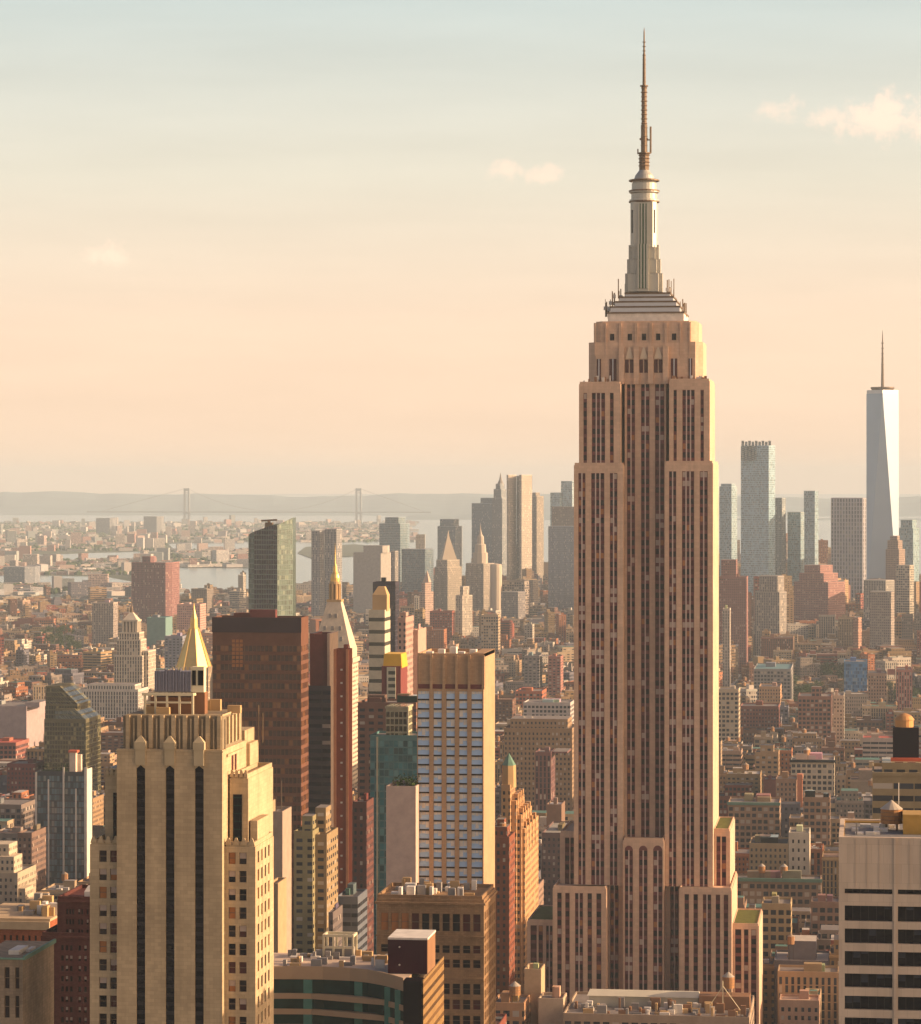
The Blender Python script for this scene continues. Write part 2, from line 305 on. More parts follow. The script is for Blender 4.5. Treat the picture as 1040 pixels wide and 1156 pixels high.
def tank(root, x, y, z, r=2.2, h=3.6, name='water_tank', lid='tin', legs=3.0):
    def sub(o, nm, b, m):
        c = b.build(nm, m, root); c.parent = o; return c
    b = MB(); b.lathe(x, y, [(0, z + legs), (r, z + legs), (r * 1.0, z + legs + h)], 14)
    o = b.build(name, M['wood'], root)
    b = MB(); b.lathe(x, y, [(r * 1.08, z + legs + h - .1), (0, z + legs + h + r * .8)], 14); sub(o, 'tank_lid', b, M[lid])
    for k in (.25, .5, .75):
        b = MB(); b.lathe(x, y, [(r, z + legs + h * k), (r * 1.03, z + legs + h * k + .02), (r * 1.03, z + legs + h * k + .1), (r, z + legs + h * k + .12)], 14); sub(o, 'hoop', b, M['steel'])
    for i in range(4): b = MB(); b.bar((x + r*.7*cos(i*pi/2+.8), y + r*.7*sin(i*pi/2+.8), z), (x + r*.7*cos(i*pi/2+.8), y + r*.7*sin(i*pi/2+.8), z + legs), .18); sub(o, 'leg', b, M['steel'])
    return o
def parapet(b, x0, x1, y0, y1, z, h=1.1, t=.4, m=0, col=None):
    b.box(x0, x1, y0, y0 + t, z, z + h, m, m, col); b.box(x0, x1, y1 - t, y1, z, z + h, m, m, col)
    b.box(x0, x0 + t, y0 + t, y1 - t, z, z + h, m, m, col); b.box(x1 - t, x1, y0 + t, y1 - t, z, z + h, m, m, col)
def hero(name, label, cat, px0, px1, pyt, Y, dep, col, fac='punch', vb=None, short=None, rcol=(.22, .19, .17), tiers=(), par=1.0, mech=1, z0=0, group=None, tanks=0, register=True):
    """a box-shaped building placed by its front edges at distance Y; tiers are further blocks (px0, px1, pyt, y offset, depth)"""
    x0, x1, z = PX(px0, Y), PX(px1, Y), PZ(pyt, Y, (px0 + px1) / 2)
    rnd = random.Random(name + str(px0) + str(pyt))
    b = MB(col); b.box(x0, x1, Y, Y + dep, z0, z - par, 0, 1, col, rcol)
    if par: parapet(b, x0, x1, Y, Y + dep, z - par, par, min(.5, dep / 8), 1, col)
    for (a, c, t, dy, dd) in tiers:
        b.box(PX(a, Y), PX(c, Y), Y + dy, Y + dy + dd, z - par, PZ(t, Y, a), 0, 1, col, rcol)
    o = b.build(name, [FAC[fac], ROOF]); tag(o, label, cat, group)
    w = x1 - x0
    for i in range(mech):
        mw, md, mh = w * rnd.uniform(.16, .3), dep * rnd.uniform(.2, .35), rnd.uniform(2.5, 4.5)
        mx = x0 + w * rnd.uniform(.2, .75) - mw / 2; my = Y + dep * rnd.uniform(.3, .6)
        k = MB(col=tuple(c * rnd.uniform(.7, 1.2) for c in col)); k.box(mx, mx + mw, my, my + md, z - par, z - par + mh); k.build('bulkhead', ROOF, o)
    for i in range(tanks): tank(o, x0 + w * rnd.uniform(.2, .8), Y + dep * rnd.uniform(.3, .7), z - par, rnd.uniform(1.6, 2.3))
    if register: reg(px0, px1, vb if vb else 1200, Y, dep, short or cat, x0, x1)
    return o, x0, x1, z
# ---------------------------------------------------------------- setting: ground, water, far land
def sheet(name, pts, z, m, kind='structure'):
    b = MB(); b.face([(x, y, z) for x, y in pts]); return tag(b.build(name, m), kind=kind)
asphalt = plain('asphalt', (.05, .048, .047), .9, 0, .3, .05)
def water_mat():
    m, t, b = mat('bay_water'); b.inputs['Base Color'].default_value = (.22, .30, .30, 1); b.inputs['Roughness'].default_value = .2
    nz = N('ShaderNodeTexNoise', t); nz.inputs['Scale'].default_value = .02; nz.inputs['Detail'].default_value = 4
    tc = N('ShaderNodeTexCoord', t); t.links.new(tc.outputs['Object'], nz.inputs['Vector'])
    bp = N('ShaderNodeBump', t); bp.inputs['Strength'].default_value = .25; bp.inputs['Distance'].default_value = 2; t.links.new(nz.outputs[0], bp.inputs['Height']); t.links.new(bp.outputs[0], b.inputs['Normal'])
    return m
scrub = plain('wooded_land', (.10, .115, .075), .9, 0, .6, .006)
sheet('water', [(-40000, 3000), (40000, 3000), (40000, 90000), (-40000, 90000)], -3, water_mat())
shore = [G(-160, 686), G(150, 683), G(205, 676), G(430, 670), G(540, 664), G(660, 656), G(800, 650), G(1040, 648), G(1250, 648)]
sheet('ground', [(-1500, -300), (1500, -300), shore[-1]] + shore[-2::-1], 0, asphalt)
sheet('road', [(-173, 200), (-143, 200), (-143, 4200), (-173, 4200)], .004, plain('avenue_asphalt', (.065, .062, .06), .9, 0, .2, .1))
for nm, x0, x1 in (('pavement', -173, -168), ('pavement', -148, -143)):
    b = MB((.3, .28, .26)); b.box(x0, x1, 200, 4200, 0, .15); tag(b.build(nm, ROOF), kind='structure')
land1 = [G(-200, 672), G(120, 668), G(192, 650), G(188, 640), G(280, 640), G(276, 624), G(196, 620), G(190, 613), G(320, 610), G(425, 604), G(440, 598), G(432, 592), G(300, 590), G(100, 589), G(-200, 590)]
sheet('far_shore', land1, -1, scrub)
sheet('harbour_island', [G(336, 624), G(352, 630), G(432, 626), G(440, 618), G(400, 614), G(345, 617)], -1, scrub)
sheet('inlet', [G(20, 631), G(90, 633), G(150, 630), G(190, 622), G(110, 624), G(30, 627)], -.6, bpy.data.materials['bay_water'])
sheet('inlet', [G(-180, 660), G(60, 661), G(152, 657), G(120, 651), G(20, 649), G(-180, 652)], -.6, bpy.data.materials['bay_water'])
def hills():
    b = MB(); n = 90; Y0, Y1, Y2 = 25500, 29000, 36000
    def prof(px, a): return a + 16 * sin(px * .011 + 1) + 9 * sin(px * .031) + 5 * sin(px * .083 + 2) + 3 * sin(px * .21)
    rows = []
    for i in range(n + 1):
        px = -260 + 1600 * i / n
        h = prof(px, 168 if px < 560 else 150); rows.append([(PX(px, Y0), Y0, -3), (PX(px, Y0 + 900), Y0 + 900, h * .38 + 8 * sin(px * .06)), (PX(px, Y1), Y1, h), (PX(px, Y2), Y2, -3)])
    for r, q in zip(rows, rows[1:]):
        for k in range(3): b.face([r[k], q[k], q[k+1], r[k+1]])
    tag(b.build('hills', plain('hazed_hill_woods', (.19, .27, .29), .9, 0, .3, .003)), kind='structure')  # distance haze is put into the blue-grey hill colour
    b = MB()
    for i in range(40):
        px = 440 + 800 * i / 40; q = px + 20; Y = 22500
        h = lambda p: 3 + 42 * max(0, sin((p - 440) * .0105)) ** .7 * (.8 + .2 * sin(p * .07)) if 440 < p < 1240 else 0
        b.face([(PX(px, Y), Y, -3), (PX(q, Y), Y, -3), (PX(q, Y + 500), Y + 500, h(q)), (PX(px, Y + 500), Y + 500, h(px))])
        b.face([(PX(px, Y + 500), Y + 500, h(px)), (PX(q, Y + 500), Y + 500, h(q)), (PX(q, Y + 1500), Y + 1500, -3), (PX(px, Y + 1500), Y + 1500, -3)])
    tag(b.build('hills', bpy.data.materials['hazed_hill_woods']), kind='structure')
hills()
def bridge():
    Y = 20600; r = thing('suspension_bridge', 'distant suspension bridge with two tall pale towers standing across the harbour mouth', 'bridge', (PX(308, Y), Y, 0))
    st = plain('bridge_steel', (.30, .32, .33), .6)
    top = PZ(551, Y, 300); xs = [PX(211, Y), PX(405, Y)]
    for x in xs:
        b = MB()
        for dx in (-15, 15): b.frustum(x + dx - 7, x + dx + 7, Y - 10, Y + 10, -3, x + dx - 5.5, x + dx + 5.5, Y - 8, Y + 8, top)
        for z0, z1 in ((top - 22, top - 3), (top - 36, top - 30), (58, 66)): b.box(x - 12, x + 12, Y - 7, Y + 7, z0, z1, bottom=True)
        b.build('bridge_tower', st, r)
    b = MB(); b.box(xs[0] - 700, xs[1] + 500, Y - 14, Y + 14, 66, 73, bottom=True); b.build('deck', st, r)
    for dy in (-12, 12):
        b = MB(); pts = []
        for i in range(25):
            t = i / 24; pts.append((xs[0] + (xs[1] - xs[0]) * t, Y + dy, 78 + (top - 78) * (2 * t - 1) ** 2))
        pts = [(xs[0] - 600, Y + dy, 74)] + pts + [(xs[1] + 450, Y + dy, 74)]
        for p, q in zip(pts, pts[1:]): b.bar(p, q, .7)
        for p in pts[2:-2]: b.bar(p, (p[0], p[1], 73), .2)
        b.build('main_cable', st, r)
bridge()
def near_bridge():
    Y = GY(682, 60) * .97; r = thing('river_bridge', 'long low steel truss bridge crossing the channel beyond the brick rooftops', 'bridge', (PX(40, Y), Y, 0))
    st = plain('blue_grey_steel', (.16, .20, .21), .6); zt = PZ(676, Y, 50); x0, x1 = PX(-90, Y), PX(165, Y)
    b = MB(); b.box(x0, x1, Y - 10, Y + 10, zt - 5, zt, bottom=True); b.build('deck', st, r)
    b = MB(); n = 46
    b.box(x0, x1, Y - 10.6, Y - 10, zt + 6, zt + 7.4, bottom=True)
    for i in range(n):
        a, c = x0 + (x1 - x0) * i / n, x0 + (x1 - x0) * (i + 1) / n
        b.bar((a, Y - 10.3, zt), (c, Y - 10.3, zt + 6) if i % 2 else (a, Y - 10.3, zt + 6), .5); b.bar((a, Y - 10.3, zt + 6), (c, Y - 10.3, zt), .5)
    b.build('truss', st, r)
    for i in range(6):
        k = MB(); x = x0 + (x1 - x0) * (i + .5) / 6; k.box(x - 5, x + 5, Y - 8, Y + 8, -3, zt - 5); k.build('pier', plain('bridge_stone', (.3, .28, .25)) if i == 0 else bpy.data.materials['bridge_stone'], r)
near_bridge()
# ---------------------------------------------------------------- the great tower
def great_tower():
    Y0 = 1290; X = lambda p: PX(p, Y0); Z = lambda p: PZ(p, Y0, 728)
    cx = X(728); r = thing('skyscraper', 'tallest art deco limestone skyscraper with stepped shoulders, metal mast and needle antenna', 'skyscraper', (cx, 1315, 0))
    rnd = random.Random(5); stone = (.57, .39, .27); specs = []; L = M['limestone']
    body = MB(stone); D = .9
    def section(p0, p1, ptop, pbot, Y, dep, strips, cap=9, name='setback', arch=False, chamfer=0, wins=True, amber=.05, foot=0, sp='spandrel'):
        b = MB(stone); x0, x1, zt, zb = X(p0), X(p1), Z(ptop), (Z(pbot) if pbot else 0)
        b.box(x0, x1, Y + D, Y + dep, zb, zt)
        zs = zt - cap * .373; zf = zb + foot
        b.grid('y', Y, x0, x1, zb, zt, [(X(a), X(c)) for a, c, n in strips], [(zf + .05, zs)], D)
        parapet(b, x0 + .3, x1 - .3, Y + .3, Y + dep - .3, zt, 1.0, .5)
        b.build(name, L, r)
        for a, c, n in strips:
            k = MB(); xa, xc = X(a), X(c); k.wbox('y', Y, xa, xc, .5, D - .02, zf + .06, zs - .01, 0)
            for i in range(1, n):
                xm = xa + (xc - xa) * i / n; k.wbox('y', Y, xm - .26, xm + .26, .2, .49, zf + .06, zs - .01, 1)
            if arch:
                m = (xa + xc) / 2; R_ = (xc - xa) / 2
                for i in range(10):
                    t0, t1 = pi * i / 10, pi * (i + 1) / 10
                    k.face([(m, Y - .03, zs), (m + R_ * cos(t0), Y - .03, zs + R_ * sin(t0) * 1.1), (m + R_ * cos(t1), Y - .03, zs + R_ * sin(t1) * 1.1)], [(0, 0)] * 3, 0)
            k.build('spandrel_strip', [M[sp], M['mullion']], r)
            z = zs - .3
            pair = xc - xa; w = pair / n
            while z - 2.3 > zf + .3:
                row = rnd.random()
                for i in range(n):
                    q = rnd.random()
                    mk = 'pane_pale' if (row < .12 and q < .7) or q < .03 else 'pane_amber' if q > 1 - amber else 'pane_red' if q > .62 else 'pane_dark'
                    o = .24 if n > 1 else .15
                    specs.append(('y', Y, xa + w * i + o, xa + w * (i + 1) - o, z - 2.25, z, mk, .38))
                z -= 3.72
        return x0, x1, zt
    cen = [(706, 715.2, 2), (722, 731.6, 2), (738, 748.4, 2)]
    # wide shaft shoulders, the recessed bay between them, upper shoulders
    section(648, 703.5, 525, 1000, 1290, 50, [(653, 661, 2), (667.5, 682.3, 3), (688.5, 697, 2)], amber=.1)
    section(750.5, 805, 523, 1000, 1290, 50, [(755.3, 763.5, 2), (770, 783.7, 3), (790, 799, 2)], amber=.05)
    section(703.5, 750.5, 420, 948, 1299, 36, cen, cap=0, name='central_bay', sp='spandrel')
    section(653, 700, 433, 526, 1293, 44, [(658, 662, 1), (667.5, 682.5, 3), (688, 692.2, 1)], cap=10)
    section(755, 801, 430, 524, 1293, 44, [(760, 763.6, 1), (770, 783.8, 3), (790.5, 794.2, 1)], cap=10)
    # crown block with chamfered corners
    X0 = X; X = lambda p: PX(p, 1298)
    b = MB(stone)
    def octo(p0, p1, Ya, Yb, ch): x0, x1 = X(p0), X(p1); return [(x0 + ch, Ya), (x1 - ch, Ya), (x1, Ya + ch), (x1, Yb - ch), (x1 - ch, Yb), (x0 + ch, Yb), (x0, Yb - ch), (x0, Ya + ch)]
    b.prism(octo(664, 793.5, 1298.4, 1331, 3.2), Z(433), Z(385), 0, 0); b.prism(octo(669.5, 788.6, 1299, 1330, 3.2), Z(385), Z(362.5), 0, 0)
    b.prism(octo(672, 786, 1299.8, 1329, 3), Z(362.5), Z(361), 0, 0)
    for p in (672, 684, 699.5, 701, 717.5, 719.2, 734, 735.7, 751, 752.6, 768, 778.5): b.box(X(p) - .25, X(p) + .25, 1298.2, 1299, Z(404 if 699 < p < 754 else 400), Z(363.5))
    for q in (702, 718.6, 734.8, 751.6): b.box(X(q) - 1.1, X(q) + 1.1, 1296.9, 1298.3, Z(433), Z(390))
    b.build('crown_block', L, r)
    k = MB()
    for a, c in ((706, 715.2), (722, 731.6), (738, 748.4)):
        xa, xc = X(a), X(c); xm = (xa + xc) / 2
        k.box(xa + .3, xc - .3, 1297.9, 1298.35, Z(404), Z(401)); k.frustum(xa + .4, xc - .4, 1297.9, 1298.35, Z(401), xm - .3, xm + .3, 1297.9, 1298.35, Z(391))
    k.build('eagle_ornament', plain('pale_ornament', (.62, .5, .36)), r)
    for (a, c, t, q) in ((688, 696, 404, 429), (757.5, 764.6, 404, 429), (674, 678.5, 404, 430), (777.5, 781.6, 404, 430)):
        k = MB(); k.box(X(a), X(c), 1298.1, 1298.38, Z(q), Z(t)); k.box(X((a + c) / 2) - .2, X((a + c) / 2) + .2, 1297.9, 1298.1, Z(q), Z(t), 1); k.build('spandrel_strip', [M['pane_red'], M['alu']], r)
    for p in (691, 711, 727, 743, 761): specs.insert(0, ('y', 1299, X(p) - .9, X(p) + .9, Z(383), Z(375.5), 'pane_dark', -.11))
    for p in (707.8, 713.2, 724, 729.4, 740.6, 745.8): specs.append(('y', 1298.4, X(p) - .75, X(p) + .75, Z(420), Z(405), 'pane_red', -.14))
    # lower blocks and wings
    X = X0
    section(704.2, 750.2, 948, 0, 1287, 40, cen, cap=11, arch=True, name='portal_block', amber=.04)
    cz = Z(948)
    section(686.2, 704.2, 1000, 0, 1294, 40, [(688, 697.5, 2)], cap=0, name='recess_wall', amber=.12); section(750.2, 768, 1000, 0, 1294, 40, [(756, 765.5, 2)], cap=0, name='recess_wall')
    section(626, 686.2, 1002, 0, 1283, 56, [(631, 636, 1), (640, 645, 1), (651, 660, 2), (665, 670, 1), (675, 680.5, 1)], cap=5, name='lower_block', amber=.05)
    section(768, 827, 1001, 0, 1283, 56, [(774, 779, 1), (784, 789, 1), (794.5, 804, 2), (809, 814, 1), (818, 823, 1)], cap=5, name='lower_block')
    section(630.5, 649, 944, 1003, 1297, 40, [(636, 641, 1), (642.3, 647, 1)], cap=5, name='side_wing'); section(804, 823.5, 939, 1002, 1297, 48, [(808, 812.6, 1), (814, 819, 1)], cap=6, name='side_wing')
    section(595, 628, 1043, 0, 1290, 46, [(599, 606, 1), (608, 613, 1), (616.5, 624, 2)], cap=4, name='podium_wing', amber=.05); section(826, 857, 1043, 0, 1290, 46, [(830, 837, 1), (840, 845, 1), (848, 854, 1)], cap=4, name='podium_wing')
    for a, c in ((597, 626), (828, 856)):
        k = MB(); k.box(X(a), X(c), 1292, 1334, Z(1043), Z(1043) + .6); k.build('roof_turf', M['turf'], r)
    k = MB(); k.box(X(806), X(822), 1299, 1343, Z(939), Z(939) + .7); k.build('roof_turf', M['turf'], r)
    # clutter on the shoulder terraces
    k = PB('terrace_unit', [M['white'], M['rust_or_sunlit']], r)
    for i in range(30):
        side = rnd.random() < .5; p = rnd.uniform(656, 697) if side else rnd.uniform(758, 799); h = rnd.uniform(1, 3.4); w = rnd.uniform(.5, 1.5); y = rnd.uniform(1294.4, 1297.3)
        k.box(X(p) - w / 2, X(p) + w / 2, y, y + w, Z(432) + .1, Z(432) + h, rnd.choice((0, 1)))
    # metal tiers under the mast
    for i, (a, c, t, bt, dk) in enumerate(((683.5, 770, 350, 361.2, 10), (686, 765, 343, 350.6, 12), (691, 761, 337, 343.6, 13), (696, 757, 331.5, 337.6, 14.5), (702, 753, 327, 332, 16))):
        k = MB(); k.box(X(a), X(c), 1290 + dk + 3, 1336 - dk + 8, Z(bt), Z(t) - .7); k.box(X(a) - .35, X(c) + .35, 1290 + dk + 2.6, 1336 - dk + 8.4, Z(t) - .7, Z(t), 1, bottom=True)
        k.build('metal_tier', [M['alu'] if i else M['white'], M['steel']], r)
    cy = 1315; cx = PX(727.3, 1315); Z0 = Z; X = lambda p: PX(p, 1305); Z = lambda p: PZ(p, 1315, 728); H = lambda p: p * .381
    k = MB()
    for (hw, pb, pt) in ((21, 330, 309), (18.8, 309, 293), (17, 293, 277)):
        w = H(hw); t = H(6.5)
        k.box(cx - w, cx + w, cy - t, cy + t, Z(pb), Z(pt)); k.box(cx - t, cx + t, cy - w, cy + w, Z(pb), Z(pt))
        q = H(hw - 4); k.box(cx - q, cx + q, cy - q, cy + q, Z(pb), Z(pt) - .3)
    w = H(14.6); ch = H(4)
    k.prism([(cx - w + ch, cy - w), (cx + w - ch, cy - w), (cx + w, cy - w + ch), (cx + w, cy + w - ch), (cx + w - ch, cy + w), (cx - w + ch, cy + w), (cx - w, cy + w - ch), (cx - w, cy - w + ch)], Z(280), Z(229), 0, 0)
    k.build('mooring_mast', M['mast'], r)
    k = MB(); yf = cy - H(21) - .3
    k.box(cx - H(4.6), cx + H(4.6), yf, yf + .4, Z(327), Z(277)); k.box(cx - H(4.6), cx + H(4.6), cy - w - .35, cy - w + .1, Z(277), Z(231))
    for d in (-4.8, -1.8, 1.8, 4.8): k.box(cx + H(d) - .3, cx + H(d) + .3, yf - .5, yf - .01, Z(327), Z(277), 1); k.box(cx + H(d) - .3, cx + H(d) + .3, cy - w - .8, cy - w - .36, Z(277), Z(231), 1)
    k.build('fluted_glazing', [M['flute'], M['mast']], r)
    for d in (-1, 1):
        k = MB(); k.box(cx + d * H(11) - H(2.2), cx + d * H(11) + H(2.2), cy - w + .5, cy - w + 1.3, Z(264), Z(238)); k.build('mast_louvre', M['black'], r)
    k = MB(); P = [(15, 229), (16.6, 227.5), (16.6, 225.5), (14.6, 225), (14.6, 219), (17, 217.5), (17, 215.5), (14, 214.5), (14, 207), (12.8, 206.5), (13.4, 205), (13.4, 203), (11.4, 202), (10, 198), (7.2, 194.5), (5.4, 192)]
    k.lathe(cx, cy, [(H(a), Z(b_)) for a, b_ in P], 24); k.build('mast_dome', M['mast'], r)
    k = MB()
    for pz in (229.2, 217, 205.2): k.lathe(cx, cy, [(H(16.2), Z(pz)), (H(17.4), Z(pz) + .2), (H(17.4), Z(pz) + .7), (H(16), Z(pz) + .9)], 24)
    k.build('dome_gallery', M['steel'], r)
    k = MB(); A = [(5.6, 193), (5.6, 174), (7.6, 173.6), (7.6, 172.4), (3.6, 172), (3.6, 141), (2.9, 140.4), (2.9, 98), (4.6, 97.6), (4.6, 96.4), (1.9, 96), (1.6, 62), (1.1, 60), (.7, 36), (.15, 31)]
    k.lathe(cx, cy, [(H(a), Z(b_)) for a, b_ in A], 10)
    for pz in range(176, 192, 4): k.lathe(cx, cy, [(H(5.6), Z(pz)), (H(6.8), Z(pz) + .3), (H(5.6), Z(pz) + .6)], 10, 1)
    for pz in range(100, 170, 5): k.lathe(cx, cy, [(H(3), Z(pz)), (H(4.2 if pz % 10 else 3.8), Z(pz) + .3), (H(3), Z(pz) + .6)], 10, 1)
    for pz in range(48, 94, 5): k.lathe(cx, cy, [(H(1.3), Z(pz)), (H(2.3), Z(pz) + .2), (H(1.3), Z(pz) + .4)], 8, 1)
    k.box(cx - H(5), cx + H(4.4), cy - .8, cy + .8, Z(158), Z(156), 1, bottom=True)
    k.bar((cx + H(7.4), cy, Z(173)), (cx + H(7.4), cy, Z(143)), .45); k.bar((cx + H(3), cy, Z(158)), (cx + H(7.4), cy, Z(158)), .3); k.bar((cx - H(7), cy, Z(174)), (cx - H(7), cy, Z(168)), .3)
    k.build('antenna', [M['steel'], plain('antenna_rings', (.22, .15, .10), .6)], r)
    k = PB('aerial', [M['steel'], M['white']], r)
    for i in range(34):
        t = rnd.choice(((684, 350), (769, 350), (690, 343), (764, 343), (695, 337), (759, 337), (701, 330), (755, 330))); p = t[0] + rnd.uniform(-4, 4); y = rnd.uniform(1306, 1326)
        k.bar((X(p), y, Z(t[1] + 8)), (X(p), y, Z(t[1] - rnd.uniform(3, 16))), rnd.uniform(.12, .3))
        if rnd.random() < .4: k.box(X(p) - .7, X(p) + .7, y - .5, y + .5, Z(t[1]), Z(t[1] - 4), 1)
    specs.sort(key=lambda s: s[1])
    put_windows(r, specs, ['pane_dark', 'pane_red', 'pane_pale', 'pane_amber'], sash=False)
    reg(595, 860, 1160, 1283, 60, 'tallest spired tower', X(595), X(860))
great_tower()
# ---------------------------------------------------------------- stone tower with three black window slots
def slot_tower():
    Y = 600; X = lambda p: PX(p, Y); Z = lambda p: PZ(p, Y, 200); lime = (.45, .34, .205); LM = masonry('buff_limestone', lime, 1.5, .75, .09, .8, .24)
    r = thing('office_tower', 'buff stone art deco office tower with three tall black window slots and ribbed crown', 'office tower', (X(195), Y + 15, 0))
    D = .8; b = MB(lime); slots = [(154, 164), (187, 197), (220, 230)]
    b.box(X(132), X(251), Y + D, Y + 24, 0, Z(846)); b.grid('y', Y, X(132), X(251), 0, Z(846), [(X(a), X(c)) for a, c in slots], [(.1, Z(868))], D)
    b.box(X(132) - .15, X(251) + .15, Y - .2, Y, Z(849), Z(847.5), bottom=True)
    b.build('main_slab', LM, r)
    for a, c in slots:
        k = MB(); k.box(X(a), X(c), Y + .5, Y + D - .02, .1, Z(868)); xm = (X(a) + X(c)) / 2
        k.face([(X(a), Y - .02, Z(868.3)), (X(c), Y - .02, Z(868.3)), (xm, Y - .02, Z(864.3))], [(0, 0)] * 3)
        for q in range(872, 1200, 10): k.box(X(a) + .05, X(c) - .05, Y + .42, Y + .49, Z(q + 4.2), Z(q), 1, bottom=True)
        k.build('window_slot', [M['black'], plain('slot_spandrel', (.022, .02, .024), .4) if a == 154 else bpy.data.materials['slot_spandrel']], r)
        k = MB(lime); k.box(X(a) - .1, X(c) + .1, Y - .5, Y - .03, Z(864), Z(846)); k.box(X(a) - .25, X(c) + .25, Y - .7, Y + .9, Z(846), Z(838)); k.frustum(X(a) - .25, X(c) + .25, Y - .7, Y + .9, Z(838), xm - .15, xm + .15, Y - .1, Y + .4, Z(831)); k.build('finial', plain('pale_buff_stone', (.43, .345, .215)) if a == 154 else bpy.data.materials['pale_buff_stone'], r)
    # ribbed crown: east-west slab with terraced flank
    b = MB(lime); b.box(X(137), X(249), Y + 1.6, Y + 21, Z(846), Z(809), 1)
    for i in range(9):
        p = 143 + i * 12.9; b.box(X(p) - .4, X(p) + .4, Y + .9, Y + 1.6, Z(846), Z(808.2))
        b.box(X(p + 6.4) - .15, X(p + 6.4) + .15, Y + 1.3, Y + 1.6, Z(846), Z(812))
    b.box(X(141), X(248), Y + 1.6, Y + 2.3, Z(809), Z(807.4)); b.box(X(248.6), X(249.2), Y + 1.7, Y + 21, Z(809), Z(807.0))
    b.build('crown', [LM, plain('grey_brown_terracotta', (.22, .175, .115), .85, 0, .3, .3)], r)
    k = MB(lime)
    for yy in (6, 9.5, 13, 16.5): k.box(X(249) - .02, X(249) + .45, Y + yy, Y + yy + 1.1, Z(842), Z(811))
    k.box(X(251) - .02, X(251) + .35, Y + 4, Y + 20, Z(856), Z(853), bottom=True); k.build('flank_rib', LM, r)
    for zt, zb in ((856, 875),):
        for yy in (9, 12): k = MB(); k.box(X(251) - .02, X(251) + .1, Y + yy, Y + yy + 1.6, Z(zb), Z(zt)); k.build('window', M['pane_red'], r)
    b = MB(lime); b.box(X(135), X(249), Y + 24, Y + 34, 0, Z(835)); b.box(X(249), X(255), Y + 24, Y + 33, 0, Z(850)); b.build('rear_slab', LM, r)
    # shoulders with paired windows
    rnd = random.Random(11); specs = []
    fl = 20.6
    def shoulder(p0, p1, pt, dy, dep, cols, first, side=True, sname='shoulder'):
        b = MB(lime); x0, x1 = X(p0), X(p1); y = Y + dy
        rows = []; q = first
        while q < 1215: rows.append((Z(q + 13), Z(q))); q += fl
        rows = rows[::-1]
        b.box(x0, x1 - D, y + D, y + dep, 0, Z(pt)); b.grid('y', y, x0, x1, 0, Z(pt), [(X(a), X(c)) for a, c in cols], rows, D)
        if side:
            sc = [(y + 2.2 + i * 3.6, y + 3.9 + i * 3.6) for i in range(int((dep - 3) / 3.6))]
            b.grid('x', x1, y + D, y + dep, 0, Z(pt), sc, rows, D - .1)
            for a, c in sc:
                for zb, zt in rows: specs.append(('x', x1, a, c, zb, zt, rnd.choice(('pane_red', 'pane_amber', 'pane_pale', 'pane_dark')), .35))
        else: b.box(x1 - D, x1, y + D, y + dep, 0, Z(pt))
        parapet(b, x0 + .2, x1 - .2, y + .2, y + dep, Z(pt), .9, .4)
        w = (x1 - x0) / 4
        for i in range(4): b.frustum(x0 + w * i + .1, x0 + w * (i + 1) - .1, y - .15, y + .3, Z(pt) + .3, x0 + w * (i + .5) - .2, x0 + w * (i + .5) + .2, y - .15, y + .3, Z(pt) + 1.7)
        b.build(sname, LM, r)
        for a, c in cols:
            for zb, zt in rows:
                q_ = rnd.random(); mk = 'pane_dark' if q_ < .5 else 'pane_amber' if q_ < .62 else 'pane_red' if q_ < .75 else 'black'
                specs.insert(0, ('y', y, X(a), X(c), zb, zt, mk, .4))
                if rnd.random() < .28: specs.append(('y', y, X(a) + .1, X(c) - .1, zb + 1.1, zt - .05, 'pane_pale', .3))
    shoulder(98.5, 132, 956, 2.2, 26, [(109, 117.6), (121.4, 129.6)], 963)
    shoulder(251, 286, 956, 2.2, 19, [(255.4, 263.6), (267.6, 276)], 963)
    shoulder(253, 274, 881, 5.5, 26, [], 1300, False, 'upper_shoulder'); shoulder(111, 132, 881, 5.5, 26, [], 1300, False, 'upper_shoulder')
    for a, c in ((257, 267), (120.5, 130)):
        k = MB(); k.box(X(a), X(c), Y + 5.35, Y + 5.6, Z(955), Z(899))
        for q in range(902, 955, 9): k.box(X(a), X(c), Y + 5.25, Y + 5.35, Z(q + 1), Z(q), 1)
        k.build('window_strip', [M['black'], M['greenpane']], r)
    k = MB(); k.box(X(267), X(272.5), Y + 10, Y + 24, Z(940), Z(930)); k.box(X(276), X(284), Y + 6, Y + 18, Z(956), Z(929)); k.build('terrace_bulkhead', LM, r)
    put_windows(r, specs, ['pane_dark', 'pane_red', 'pane_pale', 'pane_amber', 'black'])
    # roof plant: cream frame, corrugated screen, glazed end
    X0 = X; X = lambda p: PX(p, Y + 7); k = MB()
    for p in (166, 178, 191, 205, 220): k.box(X(p) - .2, X(p) + .2, Y + 5, Y + 5.4, Z(809), Z(786)); k.box(X(p) - .2, X(p) + .2, Y + 15, Y + 15.4, Z(809), Z(786))
    k.box(X(163), X(221), Y + 4.9, Y + 5.5, Z(787.5), Z(784.5), bottom=True); k.box(X(163), X(221), Y + 14.9, Y + 15.5, Z(787.5), Z(784.5), bottom=True); k.box(X(168), X(218), Y + 4.8, Y + 5.1, Z(796), Z(794), bottom=True)
    k.box(X(220) - .2, X(220) + .3, Y + 5.5, Y + 15, Z(787.5), Z(784.5), bottom=True)
    k.build('roof_frame', M['cream'], r)
    k = MB(); k.box(X(170), X(216), Y + 7, Y + 13, Z(809), Z(790)); k.box(X(216), X(231), Y + 7.2, Y + 10, Z(809), Z(784)); k.build('plant_room', plain('brown_brick_plant', (.2, .1, .055)), r)
    k = MB()
